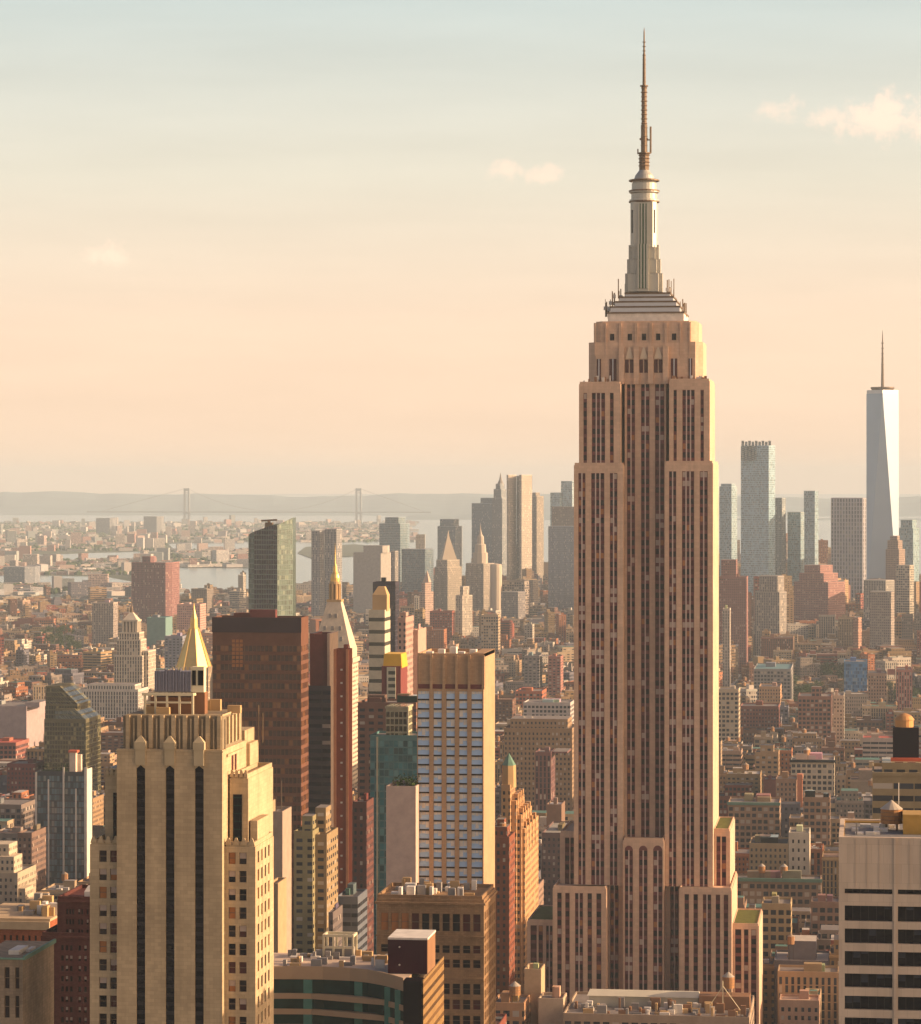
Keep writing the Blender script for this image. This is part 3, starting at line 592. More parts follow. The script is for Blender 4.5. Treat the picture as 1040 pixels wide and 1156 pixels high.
    for i in range(22): k.box(X(175 + i * 1.9), X(175 + i * 1.9 + 1.3), Y + 6.6 - (.15 if i % 2 else 0), Y + 7.1, Z(783), Z(760 if i < 6 or i > 15 else 757 + (i % 3)), bottom=True)
    k.box(X(175), X(216), Y + 7.1, Y + 12, Z(784), Z(761), bottom=True); k.build('corrugated_screen', M['blueshed'], r)
    k = MB(); k.box(X(216.3), X(230.5), Y + 6.8, Y + 9, Z(784), Z(755)); k.build('glazed_end', M['cream'], r)
    for a, c in ((217.5, 221.5), (224, 230)): k = MB(); k.box(X(a), X(c), Y + 6.66, Y + 6.85, Z(776), Z(759)); k.build('window', M['black'], r)
    X = X0; k = MB(); k.bar((X(262), Y + 27, Z(850)), (X(262), Y + 27, Z(806)), .14); k.bar((X(267), Y + 27, Z(850)), (X(267), Y + 27, Z(815)), .12); k.build('roof_mast', M['steel'], r)
    k = MB(); k.lathe(X(120), Y + 14, [(2.6, Z(881)), (2.6, Z(874)), (0, Z(868))], 16); k.build('roof_vent', M['tin'], r)
    k = PB('roof_unit', [M['tan']], r)
    rr = random.Random(3)
    for i in range(16):
        p = rr.uniform(140, 245); y = rr.uniform(3, 19)
        if 160 < p < 235 and 4 < y < 16: continue
        k.box(X(p), X(p) + rr.uniform(.8, 3), Y + y, Y + y + 1.4, Z(809), Z(809) + rr.uniform(.8, 2.4))
    reg(98, 286, 1160, Y, 34, 'stone tower with black slots', X(98), X(286))
slot_tower()
def white_slab():
    Y = 600; X = lambda p: PX(p, Y); Z = lambda p: PZ(p, Y, 1000); r = thing('office_slab', 'pale travertine office block with wide black window bands and flat roof', 'office building', (X(1005), Y + 16, 0))
    x0, x1 = X(947), X(1122); b = MB(); D = 1.2; zr = Z(951)
    cols = [(X(953.7), X(1007.6)), (X(1013.8), X(1068)), (X(1074), X(1116))]
    rp = [(1004, 1009.5), (1023, 1040.5), (1049, 1065.5), (1074.5, 1091), (1099.8, 1115.5), (1125, 1140.5), (1149.5, 1165), (1174, 1190)]
    rows = [(Z(c), Z(a)) for a, c in rp][::-1]
    b.box(x0, x1, Y + D, Y + 33, 0, zr); b.grid('y', Y, x0, x1, 0, Z(945.6), cols, rows, D)
    # panel seams as real grooves between cladding slabs
    for p in (966, 979, 993, 1027, 1040): b.box(X(p) - .05, X(p) + .05, Y - .06, Y, Z(1002), Z(948))
    b.box(X(1010.6) - .25, X(1010.6) + .25, Y - .22, Y, Z(1200), Z(946))
    t = .9; b.box(x0, x0 + t, Y + D, Y + 33, zr, Z(945.6)); b.box(x0 + t, x1, Y + 32, Y + 33, zr, Z(945.6))
    b.build('walls', M['concrete'], r)
    k = MB((.2, .19, .18)); k.box(x0 + t + .02, x1 - .1, Y + D + .02, Y + 31.9, zr, zr + .25); k.build('roof', ROOF, r)
    k = MB(); k.box(x0 + t, x1, Y + 31.4, Y + 31.98, zr + .3, Z(945.6) - .3); k.box(x0 + t + .02, x0 + t + .1, Y + D, Y + 31, zr + .3, Z(945.6) - .3); k.build('parapet_sunlit_face', M['ochre'], r)  # orange sunlight on the inner parapet faces, painted as ochre sheets
    sp = []
    for a, c in cols:
        for zb, zt in rows: sp.append(('y', Y, a + .02, c - .02, zb + .02, zt - .02, 'black', .9))
    for s in sp: put_windows(r, [s], ['black'], part='window_band', sash=False)
    rr = random.Random(12); mm = plain('dark_mullion', (.03, .028, .03), .5)
    for (ax, c_, a, c, zb, zt, mk, d_) in sp:
        k = MB(); n = 6
        for i in range(1, n): x = a + (c - a) * i / n; k.box(x - .06, x + .06, Y + .78, Y + .89, zb, zt, bottom=True)
        for i in range(n):
            if rr.random() < .3 and zt - zb > 1.5: x = a + (c - a) * i / n; k.box(x + .1, x + (c - a) / n - .1, Y + .85, Y + .88, zt - rr.uniform(.4, 2) * .9, zt, 1, bottom=True)
        k.build('mullion', [mm, plain('dim_blind', (.03, .035, .05)) if 'dim_blind' not in bpy.data.materials else bpy.data.materials['dim_blind']], r)
    tank(r, X(1007.5), Y + 20, zr + .25, 2.15, 3.0, legs=1.3)
    k = MB(); k.box(X(1020.5), X(1068), Y + 12, Y + 20, zr + .25, zr + 3.9); k.box(X(1020.2), X(1068), Y + 11.8, Y + 20.2, zr + 3.9, zr + 4.2, bottom=True); k.build('bulkhead', M['ochre'], r)
    k = PB('roof_unit', [M['grey'], M['white']], r); rr = random.Random(2)
    for i in range(12): p = rr.uniform(952, 1004); y = rr.uniform(6, 26); h = rr.uniform(.3, 1.1); k.box(X(p), X(p) + rr.uniform(.5, 2.2), Y + y, Y + y + rr.uniform(.5, 3), zr + .25, zr + .25 + h, rr.choice((0, 1)))
    k.box(X(966), X(966) + .3, Y + 10, Y + 10.3, zr, zr + 2.6); k.bar((X(1016), Y + 22, zr), (X(1016), Y + 22, zr + 9.5), .09, 1)
    reg(947, 1122, 1160, Y, 33, 'pale block with black bands', x0, x1)
white_slab()
# ---------------------------------------------------------------- curved banded building at the bottom
def banded():
    z = 132.0; pt = lambda px, py: PX(px, (EYE - z) * F / (py - EYEPY) * ray(px)[1]) ; py_ = lambda px, py: (EYE - z) * F / (py - EYEPY) * ray(px)[1]
    P = lambda px, py: (pt(px, py), py_(px, py))
    front = [P(290, 1093.6), P(330, 1093.6), P(365, 1094), P(395, 1095.4), P(415, 1097.4), P(432, 1100.4), P(446, 1104), P(455.5, 1107)]
    c1 = P(476.5, 1107.5); c2 = P(500, 1080); bk = P(290, 1075)
    r = thing('office_building', 'low office building with curved front of tan bands and green glass strips', 'office building', (front[3][0], front[3][1] + 12, 0))
    poly = front + [c1, c2, (c2[0] - 4, c2[1] + 2), bk]
    def off(q, d): return [(x, y - d) for x, y in q]
    b = MB(); b.prism(off(poly, -.5), 40, z - 2.7, 0, 0); b.build('glazing', M['greenpane'], r)
    bandp = plain('tan_band', (.40, .27, .16), noise=.15, scale=.2); lit = plain('pale_roof_gravel', (.5, .38, .28), .9, 0, .25, .3)
    b = MB(); zz = z
    b.prism(front + [(c1[0] - 3.9, c1[1] + .2), (c2[0] - 4.2, c2[1] + 1), bk], z - 2.6, z, 0, 1)
    for k in range(1, 12):
        t = z - 6.1 - (k - 1) * 3.86
        b.prism(front + [(front[-1][0] - .3, c1[1] + 6), (bk[0], front[0][1] + 8)], t - 1.35, t, 0, 0, bottom=True)
    b.build('spandrel_band', [bandp, lit], r)
    for q in range(0, 8):
        i = min(q, 6); x, y = front[i]; x2, y2 = front[i + 1]
        if q in (1, 3, 5, 6):
            k = MB(); xm, ym = (x + x2) / 2, (y + y2) / 2; k.box(xm - 1.1, xm + 1.1, ym - .02 + .1, ym + .9, 40, z - 2.7); k.build('glass_pier', M['tealpane'], r)
    k = MB(); k.prism([(front[-1][0], front[-1][1] - .2), (c1[0], c1[1] - .2), (c1[0] - .3, c1[1] + 5), (front[-1][0], c1[1] + 5)], 40, z + .02, 0, 0); k.build('corner_glass', M['black'], r)
    k = MB((.25, .15, .06)); d = math.dist(c1, c2)
    k.wall((c1[0] + .3, c1[1]), (c2[0] + .3, c2[1]), 40, z + .1); k.wall((c2[0], c2[1]), (c1[0], c1[1]), 40, z + .1)
    k.face([(c1[0] + .3, c1[1], z + .1), (c2[0] + .3, c2[1], z + .1), (c2[0], c2[1], z + .1), (c1[0], c1[1], z + .1)])
    k.build('side_wall', facade('ribbed_ochre_wall', 40, 2.6, 1, .4, (.12, .065, .025), 0, top=0), r)
    k = MB(); x0, x1 = pt(438, 1099), pt(483, 1099); y = py_(460, 1099.5); h = 8.4
    k.box(x0, x1, y, y + 14, z + .05, z + h); k.box(x0 + .02, x1 + .2, y - .15, y + 14.2, z + h, z + h + .5, 1, bottom=True); k.box(x1, x1 + .12, y + .1, y + 13.8, z + .1, z + h - .05, 2)  # sunlight on the side and top painted as lighter sheets
    for zz in (2.2, 6.6): k.lathe(x0 + 2.9, y - .12, [(0, z + zz - .25), (.3, z + zz), (0, z + zz + .25)], 6, 1)
    k.build('penthouse', [M['pent'], M['white'], M['rust_or_sunlit']], r)
    # roof plant
    k = MB(); x0, x1 = pt(366, 1080), pt(402, 1080); y = py_(384, 1082)
    k.box(x0 + .5, x1 - .5, y + .5, y + 5, z + .05, z + 2.4, 1)
    for i in range(4): a = x0 + (x1 - x0 - .5) * i / 3; k.box(a, a + .5, y, y + .5, z, z + 5.4); k.box(a, a + .5, y + 5, y + 5.5, z, z + 5.4)
    k.box(x0, x1, y, y + .5, z + 5.4, z + 6, bottom=True); k.box(x0, x1, y + 5, y + 5.5, z + 5.4, z + 6, bottom=True); k.box(x0, x1, y + .1, y + .4, z + 2.5, z + 3, bottom=True); k.box(x0, x0 + .5, y + .5, y + 5, z + 5.4, z + 6, bottom=True); k.box(x1 - .5, x1, y + .5, y + 5, z + 5.4, z + 6, bottom=True)
    k.build('cooling_frame', [M['cream'], M['grey']], r)
    k = PB('roof_unit', [M['grey'], M['white'], M['tan']], r); rr = random.Random(4)
    for i in range(42):
        px = rr.uniform(318, 436); py = rr.uniform(1079, 1094); x, yy = P(px, py); w = rr.uniform(.5, 3); h = rr.uniform(.5, 2.2)
        k.box(x, x + w, yy, yy + rr.uniform(.5, 2), z + .01, z + h, rr.choice((0, 0, 1, 2)))
    parap = MB(); 
    for p, q in zip(front, front[1:]): parap.prism([p, q, (q[0], q[1] + .5), (p[0], p[1] + .5)], z, z + .6, 0, 0)
    parap.build('parapet', bandp, r)
    reg(300, 500, 1160, 742, 45, 'curved green-glass building', front[0][0], c2[0])
banded()
# ---------------------------------------------------------------- tower of pale blue windows and its brown neighbour
def blue_tower():
    Y = 1000; X = lambda p: PX(p, Y); Z = lambda p: PZ(p, Y, 510); col = (.41, .265, .155)
    stone = masonry('warm_cast_stone', col, 1.4, .7, .07, .85, .16); r = thing('apartment_tower', 'tan slab tower with rows of pale blue windows under a fluted windowless crown', 'tower', (X(510), Y + 20, 0))
    b = MB(col); x0, x1 = X(471), X(546); D = .7; dep = 31
    C = [(X(a), X(c)) for a, c in ((471.7, 484.7), (489.6, 498.7), (504, 513.5), (518.4, 527.5), (532.4, 544.7))]
    rows = []; q = 780.5
    while q < 1030: rows.append((Z(q + 8.7), Z(q))); q += 10.52
    rows = rows[::-1]
    b.box(x0, x1, Y + D, Y + dep, 0, Z(742)); b.grid('y', Y, x0, x1, 0, Z(778), C, rows, D)
    edges = [471, 487.2, 501.4, 515.9, 530, 546]
    for (a, c) in zip(edges, edges[1:]):
        n = 8; xa, xc = X(a) + .3, X(c) - .3; m = (xa + xc) / 2
        for i in range(n):
            t = xa + (xc - xa) * i / n; t2 = xa + (xc - xa) * (i + 1) / n; dd = .5 * (1 - (2 * (i + .5) / n - 1) ** 2)
            b.box(t, t2, Y + .1 + dd, Y + D + .1, Z(772.5), Z(741) + .8 * dd, bottom=True)
        b.box(X(c) - .55, X(c) + .3, Y - .1, Y + D, Z(778), Z(739.5))
    parapet(b, x0, x1, Y + D + .2, Y + dep, Z(742), 1.2, .5)
    b.box(x1 - 4, x1, Y + 1, Y + dep - .6, Z(742), Z(737.5))
    b.build('walls', stone, r)
    k = MB()
    k.box(C[0][0], C[-1][1], Y + .6, Y + D + .05, Z(777.6), Z(772.6)); k.build('louvre_band', M['spandrel'], r)
    put_windows(r, [('y', Y, a, c, zb - .45, zb - .02, 'black', -.02) for zb, zt in rows[::-1] for a, c in C], ['black'], part='recess_shadow', sash=False)  # dark strips under the windows paint the shadow of the recess
    k = MB()
    sp = []; rr = random.Random(8)
    for zb, zt in rows[::-1]:
        for a, c in C: sp.append(('y', Y, a + .02, c - .02, zb + .02, zt - .02, 'bluepane', .35))
    put_windows(r, sp, ['bluepane'], sash=False)
    k = MB()
    for zb, zt in rows:
        for a, c in C:
            n = 3 if c - a > 3 else 2
            for i in range(n):
                h = (rr.uniform(.28, .42) if rr.random() < .8 else rr.uniform(.4, .9)) * (zt - zb); w = (c - a) / n; k.box(a + w * i + .08, a + w * (i + 1) - .08, Y + .3, Y + .34, zt - h, zt - .05, bottom=True)
    tag(k.build('blind', M['white'], r), kind='stuff')
    k = PB('roof_unit', [M['white']], r)
    for i in range(5): k.box(X(478 + 12 * i), X(478 + 12 * i) + 2.2, Y + 6 + 3 * (i % 3), Y + 10 + 3 * (i % 3), Z(742), Z(742) + 1.5 + .6 * (i % 3))
    reg(471, 546, 1014, Y, dep, 'blue-window tower', x0, x1)
    # the low blank annex with a planted roof
    o, a, c, zt = hero('annex_building', 'windowless pinkish wall block with small planted roof beside the pale blue windows', 'building', 436, 469.5, 887.5, 992, 20, (.50, .37, .30), 'blank', vb=1014, short='blank pink wall', mech=0)
    rr = random.Random(4); k = MB()
    for i in range(260):
        x = rr.uniform(a + 1.6, c - .3); y = rr.uniform(994, 1006); h = rr.random() ** 1.3 * 3.6; s = rr.uniform(.3, .7); q = [Vector((x, y, zt - .8 + h)) + Vector([rr.uniform(-s, s) for _ in range(3)]) for _ in range(4)]; k.face(q, [(0, 0)] * 4, rr.choice((0, 0, 1)))
    tag(k.build('roof_planting', [M['leaf'], M['leaf2']], o), kind='stuff')
    # brown building in front
    Y = 880; X = lambda p: PX(p, Y); Z = lambda p: PZ(p, Y, 490); col = (.27, .165, .085); st = masonry('brown_stone', col, 1.2, .6, .12, .7, .3)
    r = thing('commercial_building', 'brown stone corner building with projecting cornice and tall upper windows', 'building', (X(490), Y + 15, 0)); b = MB(col); D = .6; dep = 28
    x0, x1 = X(425.6), X(546.5)
    cols = [(X(430 + i * 11.55), X(438.6 + i * 11.55)) for i in range(10)]
    rows = [(Z(1051), Z(1031.5)), (Z(1075.5), Z(1067)), (Z(1092), Z(1083)), (Z(1122), Z(1110)), (Z(1139), Z(1128)), (Z(1157), Z(1146)), (Z(1175), Z(1164))][::-1]
    b.box(x0, x1 - D, Y + D, Y + dep, 0, Z(1015)); b.grid('y', Y, x0, x1, 0, Z(1015), cols, rows, D)
    sc = [(Y + 1.6 + i * 4.4 + j * 1.9, Y + 2.9 + i * 4.4 + j * 1.9) for i in range(6) for j in range(2)]; sr = [(Z(1030 + 9 + i * 12.6), Z(1030 + i * 12.6)) for i in range(13)][::-1]
    b.grid('x', x1, Y + D, Y + dep, 0, Z(1015), sc, sr, D - .05)
    b.box(x0 - .5, x1 + .5, Y - .8, Y, Z(1021), Z(1018.5), bottom=True); b.box(x0 - .3, x1 + .3, Y - .45, Y, Z(1058), Z(1056), bottom=True); b.box(x0, x1, Y - .5, Y, Z(1105.5), Z(1103), bottom=True)
    b.box(x1, x1 + .5, Y, Y + dep, Z(1021), Z(1018.5), bottom=True)
    parapet(b, x0, x1 - D, Y + D, Y + dep, Z(1015), 1, .5); b.build('walls', st, r)
    sp = []
    for zb, zt in rows[::-1]:
        for i, (a, c) in enumerate(cols): sp.append(('y', Y, a, c, zb, zt, 'pane_amber' if zt > Z(1060) and i < 3 and rr.random() < .6 else rr.choice(('black', 'pane_dark', 'pane_dark', 'pane_red')), .42))
    for zb, zt in sr:
        for a, c in sc: sp.append(('x', x1, a, c, zb, zt, rr.choice(('pane_dark', 'pane_red', 'pane_amber')), .35))
    put_windows(r, sp, ['black', 'pane_dark', 'pane_red', 'pane_amber'])
    k = PB('roof_unit', [M['grey'], M['white'], M['tan']], r)
    for i in range(34):
        x = rr.uniform(x0 + 1, x1 - 4); y = rr.uniform(Y + 2, Y + dep - 3); h = rr.uniform(.5, 3.2); k.box(x, x + rr.uniform(.6, 3), y, y + rr.uniform(.6, 3), Z(1015), Z(1015) + h, rr.choice((0, 1, 2)))
    reg(425, 547, 1160, Y, dep, 'brown cornice building', x0, x1)
blue_tower()
# ---------------------------------------------------------------- landmark towers further off
def gold_pyramid():
    Y = 1900; X = lambda p: PX(p, Y); Z = lambda p: PZ(p, Y, 214); s = PX(215, Y) - PX(214, Y); cx = X(214.5)
    r = thing('gothic_tower', 'pale stone tower under a steep gilded pyramid roof with lantern', 'tower', (cx, Y + 12, 0)); st = (.5, .39, .27); cy = Y + 12
    b = MB(st); w = 20.5 * s; b.box(cx - w, cx + w, cy - w, cy + w, 0, Z(760), 0, 1); w2 = 34 * s; b.box(cx - w2, cx + w2, cy - w2, cy + w2, 0, Z(800), 0, 1); b.build('tower_walls', [FAC['vert'], ROOF], r)
    k = MB(); a = pi / 8; n = 8
    k.lathe(cx, cy, [(20.5 * s, Z(757)), (5.6 * s, Z(711)), (5.6 * s, Z(709.5))], n, 0, None, a); k.lathe(cx, cy, [(4.4 * s, Z(709.5)), (4.0 * s, Z(699)), (2.2 * s, Z(694)), (.9 * s, Z(688)), (0, Z(680))], n, 0, None, a)
    for i in range(8):
        t = a + i * pi / 4; k.bar((cx + 20.6 * s * cos(t), cy + 20.6 * s * sin(t), Z(757)), (cx + 5.7 * s * cos(t), cy + 5.7 * s * sin(t), Z(711)), .35)
    k.build('gilded_roof', M['gold'], r)
    for dx, dy in ((-1, -1), (1, -1), (1, 1), (-1, 1)):
        k = MB(st); x, y = cx + dx * 27 * s, cy + dy * 27 * s; k.box(x - 2.6 * s, x + 2.6 * s, y - 2.6 * s, y + 2.6 * s, Z(800), Z(768)); k.lathe(x, y, [(3.4 * s, Z(768)), (0, Z(752))], 4, 0, None, pi / 4); k.build('pinnacle', ROOF, r)
    k = MB(st)
    for i in range(9):
        p = cx + (i - 4) * 4.9 * s; k.box(p - s, p + s, cy - 21 * s, cy - 19.6 * s, Z(762), Z(753)); k.box(cx + 19.6 * s, cx + 21 * s, cy + (i - 4) * 4.9 * s - s, cy + (i - 4) * 4.9 * s + s, Z(762), Z(753))
    k.build('dormer_gable', ROOF, r); reg(180, 250, 810, Y, 60, 'gold pyramid roof')
gold_pyramid()
def clock_tower():
    Y = 2080; X = lambda p: PX(p, Y); Z = lambda p: PZ(p, Y, 378); s = X(378) - X(377); cx = X(374.5); hw = 22.5 * s; cy = Y + hw
    r = thing('campanile_tower', 'cream campanile office tower with tall pyramid roof and small gilded cupola', 'tower', (cx, cy, 0)); st = (.56, .46, .34)
    b = MB(st); b.box(cx - hw, cx + hw, Y, Y + 2 * hw, 0, Z(745)); b.build('shaft', [FAC['pair'], ROOF], r)
    b = MB(st); b.box(cx - hw - 1, cx + hw + 1, Y - 1, Y + 2 * hw + 1, Z(748), Z(743)); b.box(cx - hw * .95, cx + hw * .95, Y + 1, Y + 2 * hw - 1, Z(743), Z(732))
    b.frustum(cx - hw * .93, cx + hw * .93, cy - hw * .93, cy + hw * .93, Z(732), cx - 7.6 * s, cx + 7.6 * s, cy - 7.6 * s, cy + 7.6 * s, Z(680)); b.build('pyramid_roof', FAC['blank'], r)
    k = PB('dormer', [M['grey']], r)
    for (z_, n) in ((724, 3), (712, 3), (698, 2)):
        t = (732 - z_) / 52; w = hw * .93 * (1 - t) + 7.6 * s * t
        for i in range(n): x = cx + (i - (n - 1) / 2) * w * .55; k.box(x - .9, x + .9, cy - w - .7, cy - w + 1.5, Z(z_), Z(z_) + 3)
    k = MB(st); k.box(cx - 8.4 * s, cx + 8.4 * s, cy - 8.4 * s, cy + 8.4 * s, Z(680), Z(677.5), bottom=True)
    for i in range(8): t = i * pi / 4 + pi / 8; k.bar((cx + 5.6 * s * cos(t), cy + 5.6 * s * sin(t), Z(677.5)), (cx + 5.6 * s * cos(t), cy + 5.6 * s * sin(t), Z(660)), .9)
    k.lathe(cx, cy, [(3 * s, Z(677)), (3 * s, Z(660))], 8); k.lathe(cx, cy, [(6.6 * s, Z(660)), (6.2 * s, Z(657.5)), (5.4 * s, Z(657))], 16); k.build('lantern', M['tan'], r)
    k = MB(); k.lathe(cx, cy, [(5.2 * s, Z(657)), (5.4 * s, Z(653)), (4.4 * s, Z(649)), (2.4 * s, Z(645.5)), (2.2 * s, Z(640)), (1.0 * s, Z(637)), (.6 * s, Z(628)), (0, Z(613))], 16); k.build('gilded_cupola', M['gold'], r)
    reg(352, 398, 735, Y, 46, 'gold-tipped campanile')
clock_tower()
def lantern_tower():
    Y = 2950; X = lambda p: PX(p, Y); Z = lambda p: PZ(p, Y, 146); s = X(147) - X(146); cx = X(145); cy = Y + 15 * s; st = (.55, .47, .36)
    r = thing('civic_tower', 'pale stone tower with colonnaded top stage and dark bronze lantern', 'tower', (cx, cy, 0)); b = MB(st)
    for w, t, bt in ((16, 740, None), (13.5, 722, 740), (11.5, 714, 722)): b.box(cx - w * s, cx + w * s, cy - w * s, cy + w * s, Z(bt) if bt else 0, Z(t))
    b.box(X(152), X(166), cy - 8, cy + 25, 0, Z(735)); b.build('shaft', [FAC['vert'], ROOF], r)
    b = MB(st); w = 8 * s; b.box(cx - w * .7, cx + w * .7, cy - w * .7, cy + w * .7, Z(714), Z(702), 1)
    for i in range(-2, 3):
        for d in (-1, 1): b.box(cx + i * w * .48 - .7, cx + i * w * .48 + .7, cy + d * w - .7, cy + d * w + .7, Z(714), Z(702)); b.box(cx + d * w - .7, cx + d * w + .7, cy + i * w * .48 - .7, cy + i * w * .48 + .7, Z(714), Z(702))
    b.box(cx - w - 1, cx + w + 1, cy - w - 1, cy + w + 1, Z(702), Z(700)); b.frustum(cx - w, cx + w, cy - w, cy + w, Z(700), cx - 2 * s, cx + 2 * s, cy - 2 * s, cy + 2 * s, Z(692)); b.build('colonnade', [ROOF, M['grey']], r)
    k = MB(); k.lathe(cx, cy, [(1.8 * s, Z(692)), (1.7 * s, Z(687)), (.6 * s, Z(684)), (0, Z(676))], 8); k.build('bronze_lantern', M['steel'], r); reg(128, 166, 775, Y, 40, 'pale lantern tower')
lantern_tower()
def slant_glass():
    Y = 2200; X = lambda p: PX(p, Y); Z = lambda p: PZ(p, Y, 303); s = X(304) - X(303)
    r = thing('glass_tower', 'dark faceted glass tower with slanted top and roof crane', 'tower', (X(303), Y + 12, 0))
    def slab(nm, pts, tops, fc, back):
        b = MB((.16, .2, .18)); n = len(pts)
        for i in range(n - 1):
            a, c = pts[i], pts[i + 1]; w = math.dist(a, c); H = max(tops)
            b.face([(*a, 0), (*c, 0), (*c, tops[i+1]), (*a, tops[i])], [(0, H), (w, H), (w, H - tops[i+1]), (0, H - tops[i])])
        bp = [(p[0] + back[0], p[1] + back[1]) for p in pts]
        b.face([(*p, t) for p, t in zip(pts, tops)] + [(*p, t) for p, t in zip(bp[::-1], tops[::-1])], None, 1)
        for i in range(n - 1): b.face([(*bp[i+1], 0), (*bp[i], 0), (*bp[i], tops[i]), (*bp[i+1], tops[i+1])])
        b.face([(*bp[0], 0), (*pts[0], 0), (*pts[0], tops[0]), (*bp[0], tops[0])]); b.face([(*pts[-1], 0), (*bp[-1], 0), (*bp[-1], tops[-1]), (*pts[-1], tops[-1])])
        b.build(nm, [FAC[fc], M['grey']], r)
    slab('dark_facade', [(X(287), Y), (X(313), Y)], [Z(600), Z(591)], 'dark', (0, 22))
    FAC['sage'] = facade('sage_curtain_wall', 1.8, 3.7, .84, .8, (.05, .085, .065), .12, (.16, .2, .15), .12, .5)
    slab('glass_wing', [(X(278.5), Y + 7), (X(287) - .1, Y + 2)], [Z(603.5), Z(600)], 'sage', (0, 16))
    slab('glass_wing', [(X(313) + .1, Y + 1), (X(327), Y + 13)], [Z(592.5), Z(584.5)], 'sage', (0, 12))
    k = MB(); k.bar((X(301), Y + 10, Z(596)), (X(301), Y + 10, Z(588)), 1.2); k.bar((X(292), Y + 10, Z(588)), (X(310), Y + 10, Z(587)), .7); k.box(X(297), X(305), Y + 7, Y + 13, Z(596), Z(590)); k.build('roof_crane', M['steel'], r)
    reg(278, 327, 697, Y, 24, 'slant-topped glass tower')
slant_glass()
# dark bronze slab, brick slabs and the towers around them
hero('office_slab', 'broad dark bronze glass slab with horizontal window bands and flat dark top', 'office tower', 240, 340, 697, 1250, 17, (.15, .07, .045), 'bronze', vb=925, short='dark bronze slab', rcol=(.1, .07, .06), mech=2, par=1.5)
hero('apartment_slab', 'narrow red brick slab with pale edge pier, sunlit-coloured side and dark glass lower half', 'apartment tower', 350, 372, 716, 1310, 20, (.17, .05, .04), 'blank', vb=1000, short='narrow red slab', tiers=[(350, 355, 715, -.8, 20)], mech=0)
hero('apartment_slab', 'very tall thin orange-red brick slab with blank walls and tiny windows', 'apartment tower', 377, 393, 733, 1290, 11, (.24, .06, .03), 'blank', vb=1030, short='tall orange-red slab', rcol=(.4, .25, .2), mech=1)
M['dkband'] = plain('dark_metal_band', (.05, .032, .036), .5)
def bronze_glints():  # warm reflections on the glass, painted as amber panes
    o = [x for x in COL.objects if x.name.startswith('office_slab')][-1]; Y = 1250; sp = []
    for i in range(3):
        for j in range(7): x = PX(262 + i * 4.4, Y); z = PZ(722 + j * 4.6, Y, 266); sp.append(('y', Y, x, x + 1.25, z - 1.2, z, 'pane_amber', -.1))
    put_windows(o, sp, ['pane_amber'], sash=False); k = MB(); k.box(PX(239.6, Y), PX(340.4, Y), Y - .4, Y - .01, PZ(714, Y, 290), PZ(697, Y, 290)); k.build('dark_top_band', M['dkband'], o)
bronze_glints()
def slab_windows():
    a, c = [o for o in COL.objects if o.name.startswith('apartment_slab')][:2]
    X = lambda p: PX(p, 1310); Z = lambda p: PZ(p, 1310, 362); k = MB((.09, .075, .08)); k.box(X(349), X(374), 1308.4, 1309.1, 20, Z(774)); k.build('glass_lower_half', FAC['ribbon'], a)
    k = MB((.5, .36, .26)); k.box(X(372) - .8, X(372) + .3, 1309.1, 1330.3, 20, Z(715)); k.build('edge_pier_or_lit_side', ROOF, a)  # sunlight on the flank put into this pale side sheet
    X = lambda p: PX(p, 1290); Z = lambda p: PZ(p, 1290, 385); k = PB('small_window', [M['white']], c)
    for i in range(18): k.box(X(384.5), X(384.5) + .9, 1289.9, 1290.02, Z(757 + i * 15), Z(755 + i * 15))
   
    k = MB((.5, .22, .11)); k.box(X(377), X(377) + 1.1, 1289.2, 1289.98, 20, Z(733)); k.box(X(393) - .8, X(393) + .3, 1289.2, 1289.98, 20, Z(733)); k.build('edge_pier_or_lit_side', ROOF, c)
slab_windows()
